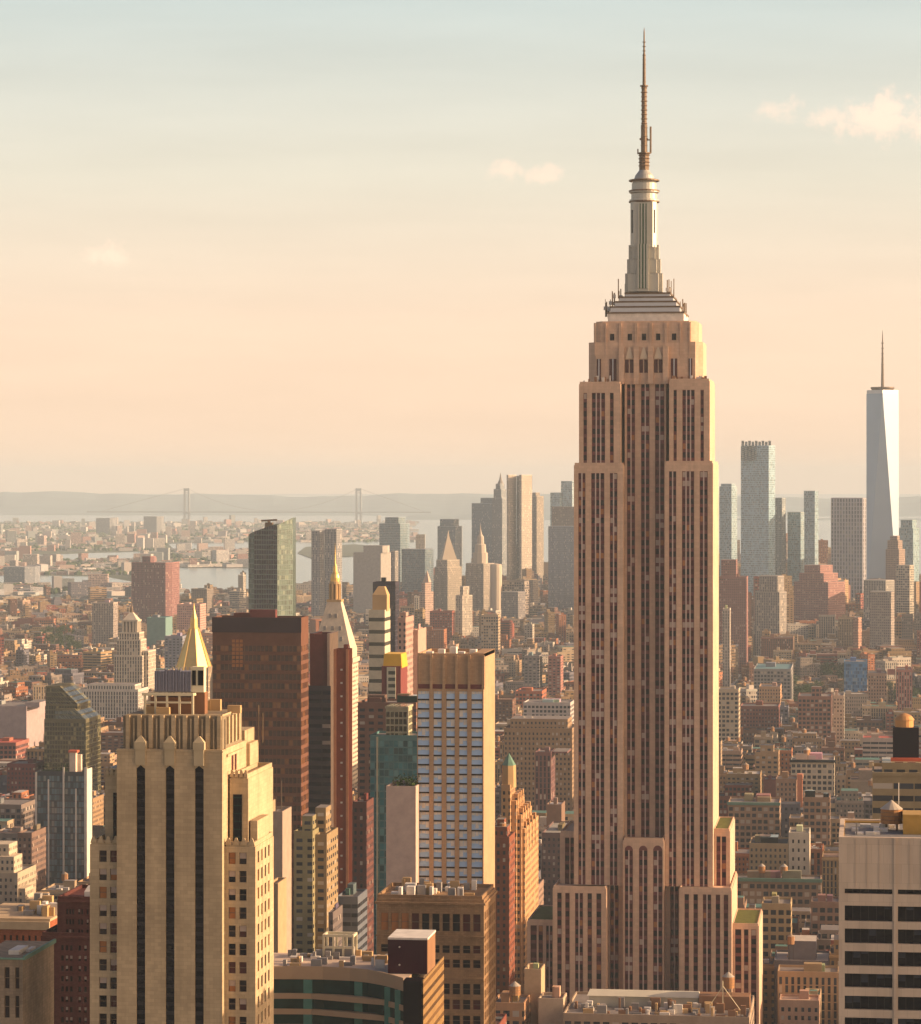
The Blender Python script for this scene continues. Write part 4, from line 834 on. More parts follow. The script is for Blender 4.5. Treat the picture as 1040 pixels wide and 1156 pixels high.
def thin_towers():
    o, *_ = hero('residential_tower', 'slender near-black glass tower rising behind the striped cream tower', 'tower', 421, 446.5, 657, 2150, 18, (.05, .045, .06), 'dark', vb=735, short='slender black tower', mech=1)
    o, a, c, z = hero('residential_tower', 'slim cream tower with stacked dark and pale green stripes', 'tower', 416.5, 434.5, 688.5, 1850, 22, (.50, .45, .33), 'band', vb=790, short='striped cream tower', mech=0)
    k = MB(); x = PX(430, 1850); k.box(x - 6, x + 3, 1855, 1866, z - 1, z + 9); k.frustum(x - 6, x + 3, 1855, 1866, z + 9, x - 3, x + 1, 1858, 1863, z + 14); k.build('roof_plant', M['tan'], o)
    o, a, c, z = hero('apartment_tower', 'red brick tower wearing a bright yellow boxed roof', 'apartment tower', 431, 452.5, 752, 1500, 22, (.19, .055, .05), 'blank', vb=800, short='yellow-capped brick tower', mech=0)
    X = lambda p: PX(p, 1500); Z = lambda p: PZ(p, 1500, 442); k = MB(); k.frustum(X(432), X(453.5), 1501, 1521, z - 1, X(433), X(452), 1502, 1520, Z(738.5)); k.build('yellow_roof', M['yellow'], o)
    k = MB((.5, .48, .36)); k.box(X(437), X(447), 1499.2, 1499.98, Z(800), z - .5); k.build('bay_window_strip', facade('strip_wall', 5, 3.2, .7, .55, (.08, .09, .07), .2), o)
    hero('apartment_tower', 'pink brick apartment slab with sunlit flank behind the yellow roof', 'apartment tower', 449, 458, 697, 1750, 32, (.40, .26, .21), 'punch', vb=770, short='pink flanked slab', tiers=[(449, 456, 692, 8, 10)])
    hero('apartment_tower', 'plain salmon slab next to the pink flanked slab, a little shorter', 'apartment tower', 467, 472, 711, 1780, 34, (.42, .28, .22), 'blank', vb=740, short='salmon slab')
    o, a, c, z = hero('apartment_tower', 'brown brick grid tower with pale arched bay and cluttered roof', 'apartment tower', 404, 470, 793, 1450, 26, (.21, .105, .075), 'pair', vb=1000, short='brown grid tower', mech=3)
    X = lambda p: PX(p, 1450); Z = lambda p: PZ(p, 1450, 440); k = MB(); k.box(X(447), X(470), 1454, 1464, z - 1, Z(786)); k.build('roof_terrace', M['greenpane'], o)
    o, a, c, z = hero('apartment_tower', 'teal glass apartment tower with a stepped pale-framed top', 'apartment tower', 418, 471, 830, 1400, 24, (.10, .22, .21), 'teal', vb=1060, short='teal glass tower', mech=0)
    X = lambda p: PX(p, 1400); Z = lambda p: PZ(p, 1400, 440); k = MB((.42, .37, .24)); k.box(X(435), X(459), 1402, 1418, z - 1, Z(800)); k.box(X(434), X(460), 1401.6, 1418.4, Z(800), Z(797.5), bottom=True)
    k.build('stepped_top', [FAC['olive'], ROOF], o)
    k = MB((.5, .45, .3)); k.box(X(460) - .4, X(461), 1401, 1401.8, Z(1000), Z(798)); k.box(X(425), X(427), 1399.4, 1399.98, Z(1080), Z(832)); k.build('edge_pier_or_lit_side', ROOF, o)
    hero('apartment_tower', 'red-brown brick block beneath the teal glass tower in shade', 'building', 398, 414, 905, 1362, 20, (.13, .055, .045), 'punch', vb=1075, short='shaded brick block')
thin_towers()
# city edge on the sunrise side
def east_side():
    o, a, c, z = hero('glass_building', 'olive glass apartment block stepping down in sloped terraces', 'apartment tower', 50, 97, 812, 2180, 44, (.13, .112, .06), 'olive', vb=900, short='olive terraced block', mech=0)
    X = lambda p: PX(p, 2180); Z = lambda p: PZ(p, 2180, 70); b = MB((.14, .12, .065))
    b.prism([(X(50), 2184), (X(86), 2184), (X(86), 2222), (X(50), 2222)], Z(814), Z(795), 0, 1); b.frustum(X(50), X(86), 2184, 2222, Z(795), X(50), X(66), 2184, 2222, Z(775), 0, 1); b.build('upper_terrace', [FAC['olive'], ROOF], o)
    b = MB((.14, .12, .065)); b.frustum(X(62), X(97), 2180, 2222, Z(812), X(62), X(84), 2181, 2222, Z(800), 0, 1); b.build('glass_terrace', [FAC['olive'], ROOF], o)
    o, a, c, z = hero('apartment_building', 'blue-grey glass apartment block with white vertical fins and rooftop shrubs', 'apartment building', 40, 97.5, 871, 1717, 11, (.06, .065, .075), 'glass', vb=995, short='finned glass block', mech=0)
    X = lambda p: PX(p, 1717); Z = lambda p: PZ(p, 1717, 70)
    for p, w, t in ((41, .5, 872), (55, .4, 880), (72, .45, 866), (86, .4, 890), (97, .8, 866)):
        k = MB((.6, .55, .48)); k.box(X(p) - w, X(p) + w, 1716.4, 1716.98, Z(1060), Z(t)); k.build('white_fin', ROOF, o)
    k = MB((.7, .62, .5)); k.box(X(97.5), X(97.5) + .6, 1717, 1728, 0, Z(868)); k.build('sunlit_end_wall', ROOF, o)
    k = MB((.6, .5, .4)); k.box(X(77), X(84), 1720, 1724, z - 1, Z(850)); k.box(X(76), X(88), 1724, 1727, z - 1, Z(853)); k.box(X(76), X(86), 1719.6, 1724.4, Z(850), Z(847.5), 1, bottom=True); k.build('chimney', [ROOF, M['redstrip']], o)
    rr = random.Random(9); k = MB()
    for i in range(260): q0 = Vector((X(rr.uniform(46, 76)), rr.uniform(1718.5, 1727), z - .8 + 5 * rr.random() ** 1.5)); k.face([q0 + Vector([rr.uniform(-.6, .6) for _ in range(3)]) for _ in range(4)], [(0, 0)] * 4, rr.choice((0, 1)))
    tag(k.build('roof_planting', [M['leaf'], M['leaf2']], o), kind='stuff')
    hero('apartment_building', 'mauve concrete slab with a sunlit bulge at one end', 'building', -30, 30, 797, 2576, 60, (.36, .28, .27), 'blank', vb=846, short='mauve slab', tiers=[(28, 44, 793, 2, 36)])
    hero('loft_building', 'low loft with bright red painted roof edge beneath the mauve slab', 'loft building', -30, 18, 838, 2400, 40, (.30, .12, .09), 'big', vb=868, short='red-edged loft', rcol=(.5, .12, .08))
    hero('apartment_building', 'dark red brick block between the red-edged loft and finned glass block', 'building', 8, 39, 862, 2180, 30, (.17, .05, .05), 'punch', vb=900, short='dark red block')
    hero('loft_building', 'grey-brown stone loft with deep shadowed arched windows', 'loft building', -30, 24, 908, 1958, 40, (.22, .17, .14), 'big', vb=940, short='shadowed stone loft')
    hero('apartment_building', 'narrow building with one thin sunlit yellow end wall', 'building', 20, 36, 940, 1662, 30, (.2, .13, .1), 'punch', vb=1000, short='yellow end wall')
    # stepped terraces catching the sun
    o, a, c, z = hero('apartment_building', 'white stepped terrace building catching sun above the orange brick block', 'apartment building', -30, 20, 985, 1560, 36, (.42, .34, .24), 'punch', vb=1040, short='white stepped terraces', mech=0)
    Y = 1560; X = lambda p: PX(p, Y); Z = lambda p: PZ(p, Y, 10)
    for (p0, p1, t, dy) in ((-30, 14, 968, 3), (-30, 6, 955, 7), (20, 28, 1003, 1), (26, 36, 1016, 2)):
        k = MB((.5, .41, .29)); k.box(X(p0), X(p1), Y + dy, Y + dy + 16, Z(1055), Z(t), 0, 1); k.build('terrace_block', [FAC['punch'], ROOF], o)
    # near brick corner
    Y = 700; X = lambda p: PX(p, Y); Z = lambda p: PZ(p, Y, 70)
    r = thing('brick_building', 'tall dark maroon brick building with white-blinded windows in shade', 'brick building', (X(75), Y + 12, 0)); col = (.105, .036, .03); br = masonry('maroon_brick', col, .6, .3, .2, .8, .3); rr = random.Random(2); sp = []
    for (p0, p1, pt, dy, cg) in ((61, 104, 1018, 3, [(71 + i * 3.4, 73.4 + i * 3.4) for i in range(3)] + [(84.5 + i * 3.4, 86.9 + i * 3.4) for i in range(2)] + [(94, 96.4)]), (47, 104, 1057, 0, [(52, 55), (58, 61), (69, 72), (74, 77), (79, 82), (88.5, 91.5), (95, 98)])):
        b = MB(col); y = Y + dy; rows = []; q = pt + 10
        while q < 1190: rows.append((Z(q + 6), Z(q))); q += 11.6
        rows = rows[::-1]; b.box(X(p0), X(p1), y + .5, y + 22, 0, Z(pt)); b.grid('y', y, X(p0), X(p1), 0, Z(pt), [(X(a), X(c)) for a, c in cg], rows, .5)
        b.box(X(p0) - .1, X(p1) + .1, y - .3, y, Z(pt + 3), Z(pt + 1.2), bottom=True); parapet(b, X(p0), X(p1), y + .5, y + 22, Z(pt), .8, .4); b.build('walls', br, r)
        for zb, zt in rows:
            for a, c in cg:
                sp.append(('y', y, X(a), X(c), zb, zt, 'pane_dark', .35))
                if rr.random() < .3: sp.append(('y', y, X(a) + .03, X(c) - .03, zb + .5, zt - .05, 'pane_pale', .22))
    put_windows(r, sp, ['pane_dark', 'pane_pale'], sash=False)
    k = MB(); k.box(X(88), X(99), Y + 6, Y + 12, Z(1018), Z(1010)); k.frustum(X(88), X(96), Y + 6, Y + 9, Z(1010), X(91), X(93), Y + 7, Y + 8, Z(1004)); k.build('bulkhead', M['white'], r)
    reg(47, 104, 1160, Y, 25, 'maroon brick building', X(47), X(104))
    Y = 760; X = lambda p: PX(p, Y); Z = lambda p: PZ(p, Y, 30); col = (.30, .095, .045); br = masonry('orange_brick', col, .6, .3, .18, .8, .3); rr = random.Random(6)
    r = thing('brick_building', 'orange-red brick block with tan cornice and small dark windows', 'brick building', (X(20), Y + 15, 0)); b = MB(col); cg = [(4 + i * 7, 6.6 + i * 7) for i in range(7)]; rows = [(Z(1056 + 6 + i * 11), Z(1056 + i * 11)) for i in range(10)][::-1]
    b.box(X(-30), X(54), Y + .5, Y + 28, 0, Z(1040)); b.grid('y', Y, X(-30), X(54), 0, Z(1040), [(X(a), X(c)) for a, c in cg], rows, .5); b.build('walls', br, r)
    k = MB((.45, .33, .2)); k.box(X(-30), X(54) + .6, Y - .8, Y, Z(1049), Z(1040)); k.box(X(-30), X(54) + .6, Y, Y + 28, Z(1040), Z(1037)); k.build('cornice', ROOF, r)
    put_windows(r, [('y', Y, X(a), X(c), zb, zt, rr.choice(('pane_dark', 'black')), .35) for zb, zt in rows for a, c in cg], ['pane_dark', 'black'], sash=False)
    k = PB('roof_unit', [M['white'], M['tan'], M['grey']], r)
    for i in range(24): x = X(rr.uniform(2, 50)); y = Y + rr.uniform(3, 22); k.box(x, x + rr.uniform(.8, 3.5), y, y + rr.uniform(1, 3), Z(1037), Z(1037) + rr.uniform(.7, 4), rr.choice((0, 1, 2)))
    reg(0, 54, 1160, Y, 30, 'orange brick block', X(-30), X(54))
    Y = 607; X = lambda p: PX(p, Y); Z = lambda p: PZ(p, Y, 12); r = thing('corner_building', 'grey-tan stone corner building trimmed with green copper cornice', 'building', (X(10), Y + 12, 0)); col = (.26, .2, .14); st = masonry('weathered_stone', col, 1.3, .65, .12, .7, .35)
    b = MB(col); cg = [(5, 11), (17, 22)]; rows = [(Z(1116), Z(1092)), (Z(1149), Z(1124)), (Z(1182), Z(1157))][::-1]; b.box(X(-30), X(26), Y + .5, Y + 24, 0, Z(1082)); b.grid('y', Y, X(-30), X(26), 0, Z(1082), [(X(a), X(c)) for a, c in cg], rows, .5); b.build('walls', st, r)
    put_windows(r, [('y', Y, X(a), X(c), zb, zt, 'pane_dark', .35) for zb, zt in rows for a, c in cg], ['pane_dark'])
    k = MB(); k.box(X(-30), X(26) + .5, Y - .5, Y + .01, Z(1083), Z(1081)); k.box(X(26), X(26) + .5, Y, Y + 24, Z(1083.5), Z(1079)); k.build('copper_cornice', M['copper'], r)
    k = MB(); k.box(X(2), X(14), Y + 5, Y + 12, Z(1082), Z(1077)); k.box(X(16), X(21), Y + 9, Y + 13, Z(1082), Z(1079)); k.build('bulkhead', M['white'], r); reg(0, 26, 1160, Y, 24, 'copper-trimmed corner', X(-30), X(26))
east_side()
def middle():
    o, a, c, z = hero('office_building', 'pale grey slab with sunlit end wall below the dark bronze slab', 'building', 296, 319, 916, 1120, 18, (.34, .26, .2), 'blank', vb=1005, short='pale end-wall slab', mech=1)
    k = MB()
    for p, h in ((305, 9), (318, 11), (312, 5)): k.bar((PX(p, 1125), 1125, z - 1), (PX(p, 1125), 1125, z + h), .16)
    k.build('roof_mast', M['steel'], o)
    hero('stone_building', 'narrow tan masonry column with sunlit edge near the bottom', 'building', 303, 314, 997, 1060, 16, (.40, .28, .16), 'blank', vb=1060, short='narrow tan column', mech=0)
    o, *_ = hero('stone_tower', 'yellowish limestone apartment house with dark punched windows and pale attic block', 'apartment building', 332, 353, 938, 1190, 28, (.25, .21, .11), 'pair', vb=1068, short='yellow limestone house', tiers=[(338, 350, 923, 6, 12)], mech=0)
    hero('stone_tower', 'tan limestone house with tall orange bulkhead adjoining the yellow limestone house', 'apartment building', 356, 369, 942, 1196, 26, (.28, .20, .11), 'pair', vb=1060, short='tan limestone house', tiers=[(352, 364, 914, 8, 12)], mech=0)
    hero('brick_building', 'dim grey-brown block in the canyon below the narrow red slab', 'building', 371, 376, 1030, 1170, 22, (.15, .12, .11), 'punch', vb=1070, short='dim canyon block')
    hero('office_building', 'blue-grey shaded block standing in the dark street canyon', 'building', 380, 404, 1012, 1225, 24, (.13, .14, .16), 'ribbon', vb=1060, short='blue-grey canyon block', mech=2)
    # stepped art deco towers on the far side of the avenue, their flanks in the sun
    o, a, c, z = hero('stepped_tower', 'golden stepped art deco tower crowned by a pointed green turret', 'tower', 566, 576, 886, 1465, 22, (.44, .26, .13), 'punch', vb=1010, short='green turret tower', mech=0)
    Y = 1465; X = lambda p: PX(p, Y); Z = lambda p: PZ(p, Y, 575)
    k = MB(); k.lathe(X(573), Y + 6, [(3.6, Z(890)), (3.4, Z(865)), (2.6, Z(864))], 8); k.lathe(X(573), Y + 6, [(3.5, Z(865)), (1.8, Z(858)), (0, Z(851))], 8, 1); k.build('turret', [M['tan'], M['copper']], o)
    for (p0, p1, t, dy, dd) in ((566, 582, 905, 4, 34), (568, 587, 922, 7, 46), (568, 590, 938, 10, 62)):
        k = MB((.46, .27, .13)); k.box(X(p0), X(p1), Y + dy, Y + dy + dd, 0, Z(t), 0, 1)
        for i in range(4): k.box(X(p1) - 2, X(p1) + .3, Y + dy + 4 + i * dd / 4.5, Y + dy + 7 + i * dd / 4.5, Z(t) - 12, Z(t) + 3)
        k.build('setback_block', [FAC['punch'], ROOF], o)
    for (p1, t, Y, dd, cl, lb, sh) in ((575, 945, 1420, 24, (.22, .075, .042), 'red brick loft with sunlit flank beside the blue-window tower', 'red flanked loft'), (592, 915, 1540, 26, (.46, .29, .15), 'tan stepped loft tower behind the green turret tower along the avenue', 'tan stepped loft'), (598, 948, 1572, 36, (.42, .25, .13), 'golden lower loft continuing the sunlit avenue row', 'golden avenue loft'), (605, 1003, 1612, 40, (.30, .2, .15), 'dull brown block at the end of the sunlit avenue row', 'dull avenue block')):
        hero('loft_tower', lb, 'loft building', p1 - 22, p1, t, Y, dd, cl, 'punch', vb=1040, short=sh, tiers=[(p1 - 20, p1 - 4, t - 10, 6, 12), (p1 - 16, p1 - 8, t - 18, 8, 8)], tanks=1)
    hero('loft_building', 'dark block with pale flat roof edge beside the avenue', 'building', 612, 640, 940, 1720, 60, (.16, .1, .09), 'punch', vb=990, short='pale-roofed avenue block', rcol=(.3, .28, .24))
    hero('round_building', 'brown drum-topped building with white flat rim behind the avenue', 'building', 617, 634, 908, 1830, 22, (.22, .14, .1), 'blank', vb=930, short='white-rimmed brown block', rcol=(.6, .55, .5))
    hero('office_building', 'broad brown masonry block with rows of small windows behind the avenue', 'office building', 569, 646, 822, 2080, 40, (.30, .2, .12), 'punch', vb=930, short='broad brown block', tanks=2, mech=3, tiers=[(575, 640, 812, 6, 30)])
    hero('brick_tower', 'plum-brown tower pair standing before the broad brown block', 'apartment building', 604, 622, 849, 1990, 28, (.20, .10, .09), 'vert', vb=910, short='plum tower', tiers=[(623, 640, 849, 4, 26)])
    hero('loft_building', 'white-windowed office block with pale frames between the blue-window tower and spire', 'office building', 591, 644, 793, 2761, 40, (.48, .42, .38), 'big', vb=826, short='white-framed office', mech=3)
    hero('loft_building', 'orange-red brick warehouse behind the white-framed office', 'warehouse', 582, 612, 780, 3108, 44, (.42, .13, .07), 'big', vb=795, short='orange-red warehouse', mech=2)
    hero('apartment_tower', 'grey-blue twin apartment block beyond the orange-red warehouse', 'apartment tower', 592, 609, 740, 3280, 30, (.24, .22, .21), 'pair', vb=782, short='grey twin block', tiers=[(609.5, 618, 741, 2, 24)])
    hero('apartment_tower', 'red brick apartment block attached to the grey twin block', 'apartment tower', 619, 633, 741, 3285, 30, (.33, .15, .12), 'pair', vb=782, short='red block by grey twin')
middle()
def roofs_at_foot():
    Y = 1150; X = lambda p: PX(p, Y); Z = lambda p: PZ(p, Y, 730); r, x0, x1, z = hero('market_building', 'low building with long pale roof sheds at the foot of the spired tower', 'building', 636, 846, 1146, Y, 50, (.36, .27, .19), 'big', vb=1160, short='long pale roof sheds', mech=0)
    k = MB(); k.box(X(659), X(785), Y + 22, Y + 30, z - 1, Z(1136)); k.frustum(X(657), X(786), Y + 21, Y + 31, Z(1136), X(659), X(785), Y + 25, Y + 27, Z(1131)); k.build('roof_shed', plain('pale_sheet_roof', (.5, .46, .36), .6), r)
    k = MB(); k.box(X(786), X(844), Y + 20, Y + 30, z - 1, Z(1133)); k.build('roof_shed', M['rust_or_sunlit'], r)
    tank(r, X(819), Y + 24, Z(1134), 2.3, 4.4)
    k = MB(); k.bar((X(814), Y + 15, z), (X(814), Y + 15, z + 11), .2); k.bar((X(814), Y + 15, z + 9), (X(796), Y + 15, z), .14); k.bar((X(814), Y + 15, z + 9), (X(834), Y + 15, z), .14); k.build('braced_mast', M['cream'], r)
    k = PB('roof_unit', [M['white'], M['rust_or_sunlit'], M['grey'], M['tan']], r); rr = random.Random(7)
    for i in range(80): p = rr.uniform(640, 842); y = rr.uniform(3, 19); h = rr.random() ** 2 * 4 + .5; k.box(X(p), X(p) + rr.uniform(.6, 4), Y + y, Y + y + rr.uniform(.6, 3), z - 1, z - 1 + h, rr.choice((0, 1, 2, 3)))
    o, a, c, z = hero('tower_block', 'small windowless tan masonry tower at the foot of the podium wing', 'building', 592, 611, 1094, 1180, 14, (.46, .32, .19), 'blank', vb=1150, short='small tan tower', par=1.5, mech=2)
    hero('tower_block', 'cream rooftop block with open side against the small tan tower', 'building', 608, 636, 1127, 1165, 14, (.5, .38, .26), 'blank', vb=1160, short='cream rooftop block', mech=2)
    hero('loft_building', 'low orange-lit building below the small tan tower', 'building', 556, 592, 1132, 1160, 20, (.42, .24, .13), 'big', vb=1160, short='low orange building', tanks=1, mech=3)
    o, a, c, z = hero('loft_building', 'tan loft with ochre walls carrying a black boxed plant room', 'loft building', 985, 1060, 872, 900, 30, (.30, .23, .13), 'ribbon', vb=930, short='black-box rooftop', mech=0)
    Y = 900; X = lambda p: PX(p, Y); Z = lambda p: PZ(p, Y, 1020); k = MB(); k.box(X(1008.5), X(1038), Y + 8, Y + 15, z - 1, Z(824)); k.build('plant_box', plain('black_cladding', (.018, .014, .02), .6), o)
    k = MB(); k.box(X(1006), X(1060), Y + 7, Y + 7.9, z - 1, Z(858)); k.build('red_parapet', M['redstrip'], o)
    k = MB(); k.lathe(X(1021.5), Y + 11.5, [(2.7, Z(824)), (2.7, Z(816)), (3, Z(816)), (2.2, Z(811.5)), (1, Z(809)), (0, Z(808))], 18); k.build('copper_tank', plain('copper_sheet', (.5, .26, .1), .45, .3), o)
    k = MB((.3, .23, .13)); k.box(X(985), X(1060), Y - .5, Y, Z(876), Z(872), bottom=True); k.box(X(996), X(1060), Y + 3, Y + 20, z - 1, Z(862)); k.build('attic_storey', [FAC['big'], ROOF], o)
    hero('shop_building', 'low white-framed building with red trim beside the black-box rooftop', 'building', 974, 1009, 833, 2350, 30, (.45, .36, .3), 'ribbon', vb=865, short='white-framed red-trim block', rcol=(.4, .1, .07))
roofs_at_foot()
def west_side():
    H_ = [('loft_building', 'cream loft with dark flat roof touching the spired tower shaft', 810, 834, 778, 1950, 24, (.48, .38, .26), 'big', 838, 'cream dark-roofed loft', {}),
     ('warehouse', 'long low red brick warehouse with flat brown roof', 836, 879, 797, 1880, 26, (.28, .11, .085), 'punch', 824, 'long red warehouse', {}),
     ('apartment_building', 'orange stone apartment block behind the long red warehouse', 857, 881, 775, 2050, 30, (.48, .29, .16), 'punch', 797, 'orange stone block', {}),
     ('office_building', 'red brick office with grid of dark windows and small tower stub', 901, 939, 786, 1900, 34, (.28, .14, .10), 'big', 830, 'gridded red office', dict(tiers=[(916, 927, 776, 8, 10)])),
     ('apartment_building', 'thin pale stone annex attached to the gridded red office', 941, 953, 785, 1910, 28, (.5, .42, .32), 'punch', 825, 'thin pale annex', {}),
     ('glass_building', 'bright blue glass office block among the brick rooftops', 953, 979, 747, 2500, 30, (.12, .25, .42), 'blue', 778, 'blue glass block', {}),
     ('depot', 'long teal-roofed depot with red end wall', 851, 893, 755, 2500, 60, (.28, .26, .24), 'big', 777, 'teal-roofed depot', dict(rcol=(.14, .24, .25))),
     ('apartment_tower', 'pinkish red brick tower with pale vertical stripes', 1012, 1030, 756, 2400, 30, (.42, .18, .14), 'vert', 795, 'striped pinkish tower', dict(tiers=[(1002, 1011, 762, 4, 20)])),
     ('apartment_building', 'dun brown block next to the blue glass block', 980, 1001, 760, 2420, 30, (.34, .22, .16), 'punch', 795, 'dun block', {}),
     ('loft_building', 'white stone loft with heavy black cornice and gridded windows', 893, 942, 858, 1500, 30, (.52, .44, .32), 'big', 905, 'black-corniced white loft', dict(mech=3, tanks=2)),
     ('loft_building', 'brown arcaded loft with green copper cornice beside the spired tower', 822, 880, 906, 1450, 34, (.34, .22, .14), 'big', 948, 'arcaded brown loft', dict(mech=3)),
     ('loft_building', 'brown brick loft with black roof box under the white loft', 907, 937, 900, 1390, 26, (.30, .19, .12), 'big', 960, 'loft with black box', {}),
     ('brick_building', 'plain brick block with orange side wall and tall chimney slab', 876, 899, 879, 1480, 24, (.33, .2, .13), 'punch', 916, 'orange-sided brick block', dict(tiers=[(900, 906.5, 876, 2, 20)])),
     ('loft_building', 'tan loft with black tarred roof and many small windows', 846, 890, 952, 1340, 34, (.36, .26, .15), 'punch', 985, 'black-roofed tan loft', dict(rcol=(.05, .05, .06), mech=2)),
     ('apartment_building', 'whitewashed block with few windows joined to the black-roofed tan loft', 890.5, 914, 940, 1345, 30, (.58, .5, .38), 'blank', 985, 'whitewashed block', dict(mech=1)),
     ('loft_building', 'long brown loft edged by a green copper cornice', 830, 927, 992, 1255, 22, (.27, .19, .13), 'big', 1020, 'long copper-edged loft', dict(mech=4, tanks=2)),
     ('office_building', 'tan concrete frame office with large square windows', 860, 893, 1020, 1170, 30, (.40, .29, .16), 'big', 1085, 'tan frame office', dict(mech=2)),
     ('brick_building', 'brown brick house with pale window bands beside the pale block with black bands', 916, 948, 1018, 1180, 26, (.27, .17, .12), 'big', 1060, 'pale-banded brick house', dict(mech=2)),
     ('loft_building', 'low tan loft with tall window bays near the bottom edge', 878, 947, 1097, 1060, 26, (.36, .25, .15), 'vert', 1125, 'low bay-windowed loft', dict(mech=2)),
     ('shop_building', 'low salmon building with sunlit flat roof at the bottom', 880, 925, 1129, 1010, 22, (.48, .3, .2), 'punch', 1160, 'low salmon building', dict(rcol=(.5, .35, .25))),
     ('brick_building', 'narrow dark red block wedged between the arcaded loft and white loft', 862, 876, 880, 1560, 22, (.17, .06, .05), 'blank', 905, 'narrow dark red block', {}),
     ('office_tower', 'tall red-brown brick tower with stepped top just past the spired tower', 812, 843, 651, 4100, 50, (.27, .13, .11), 'punch', 715, 'stepped red-brown tower', dict(tiers=[(814, 831, 632, 6, 40)])),
     ('office_tower', 'slim pale office tower in front of the stepped red-brown tower', 816, 824, 687, 3600, 26, (.5, .42, .34), 'vert', 725, 'slim pale tower', {}),
    ]
    for (nm, lb, p0, p1, t, Y, dep, col, fc, vb, sh, kw) in H_:
        if vb > 725: Y = 222 * F / (vb - EYEPY); dep *= Y / 1900
        o, a, c, z = hero(nm, lb, nm.replace('_', ' '), p0, p1, t, Y, dep, col, fc, vb=vb, short=sh, **kw)
        if 'copper' in lb: k = MB(); k.box(a - .6, c + .6, Y - .9, Y - .02, z - 1.6, z + .2, bottom=True); k.build('copper_cornice', M['copper'], o)
        if 'black cornice' in lb: k = MB(); k.box(a - .8, c + .8, Y - 1.2, Y - .02, z - 1.6, z + .3, bottom=True); k.build('cornice', M['black'], o)
        if 'black roof box' in lb: k = MB(); k.box(a + 1, a + 7, Y + 4, Y + 9, z - 1, z + 3.5); k.box(c - 4, c - 1, Y + 4, Y + 8, z - 1, z + 2); k.build('roof_box', M['black'], o)
        if 'black tarred' in lb: k = MB(); k.box(a + 6, c - 6, Y + 8, Y + 22, z - 1, z + 2.6); k.build('tarred_penthouse', M['black'], o)
        if 'chimney slab' in lb: k = MB(); k.box(PX(900, Y), PX(906, Y), Y - 1, Y + 6, 0, PZ(874, Y, 900)); k.build('orange_wall', plain('orange_render', (.55, .2, .1)), o)
        if 'whitewashed' in lb:
            k = PB('small_window', [M['pane_dark']], o)
            for i in range(3):
                for j in range(4): k.box(a + 2 + i * 3.2, a + 3 + i * 3.2, Y - .05, Y + .02, z - 6 - j * 5, z - 4 - j * 5)
west_side()
# ---------------------------------------------------------------- downtown skylines
def sky_tower(name, label, px0, pxm, px1, pyt, Y, col, fac='haze', short=None, vb=None, segs=(), dep=None, litcol=None, cap=None, cat='skyscraper'):
    """plan turned to the street grid downtown: a shaded face px0..pxm and a sunlit face pxm..px1"""
    b = MB(col); s = PX(500, Y) - PX(499, Y); z1 = None
    allseg = [(px0, pxm, px1, pyt, None)] + list(segs)
    for (a, m, c, t, bt) in allseg:
        A = (PX(a, Y), Y + (m - a) * s * .35); Bp = (PX(m, Y), Y); Cp = (PX(c, Y), Y + max(6, (c - m) * s * 1.2)); d = dep or max(25, (c - a) * s * .8); Dp = (A[0] + 4, A[1] + d)
        if Dp[1] < Cp[1] + 5: Dp = (Dp[0], Cp[1] + 8)
        zb = PZ(bt, Y, a) if bt else 0
        b.prism([A, Bp, Cp, (Cp[0] - 3, max(Cp[1] + 5, Dp[1])), Dp], zb, PZ(t, Y, a), 0, 1, col, (.25, .23, .21))
    o = b.build(name, [FAC[fac], ROOF]); tag(o, label, cat); reg(px0, px1, vb or pyt + 60, Y, 60, short or label, PX(px0, Y), PX(px1, Y)); return o
FAC['sky'] = facade('sky_curtain_wall', 2.2, 4, .84, .8, (.20, .30, .34), .1, (.34, .4, .4), .1, .7)
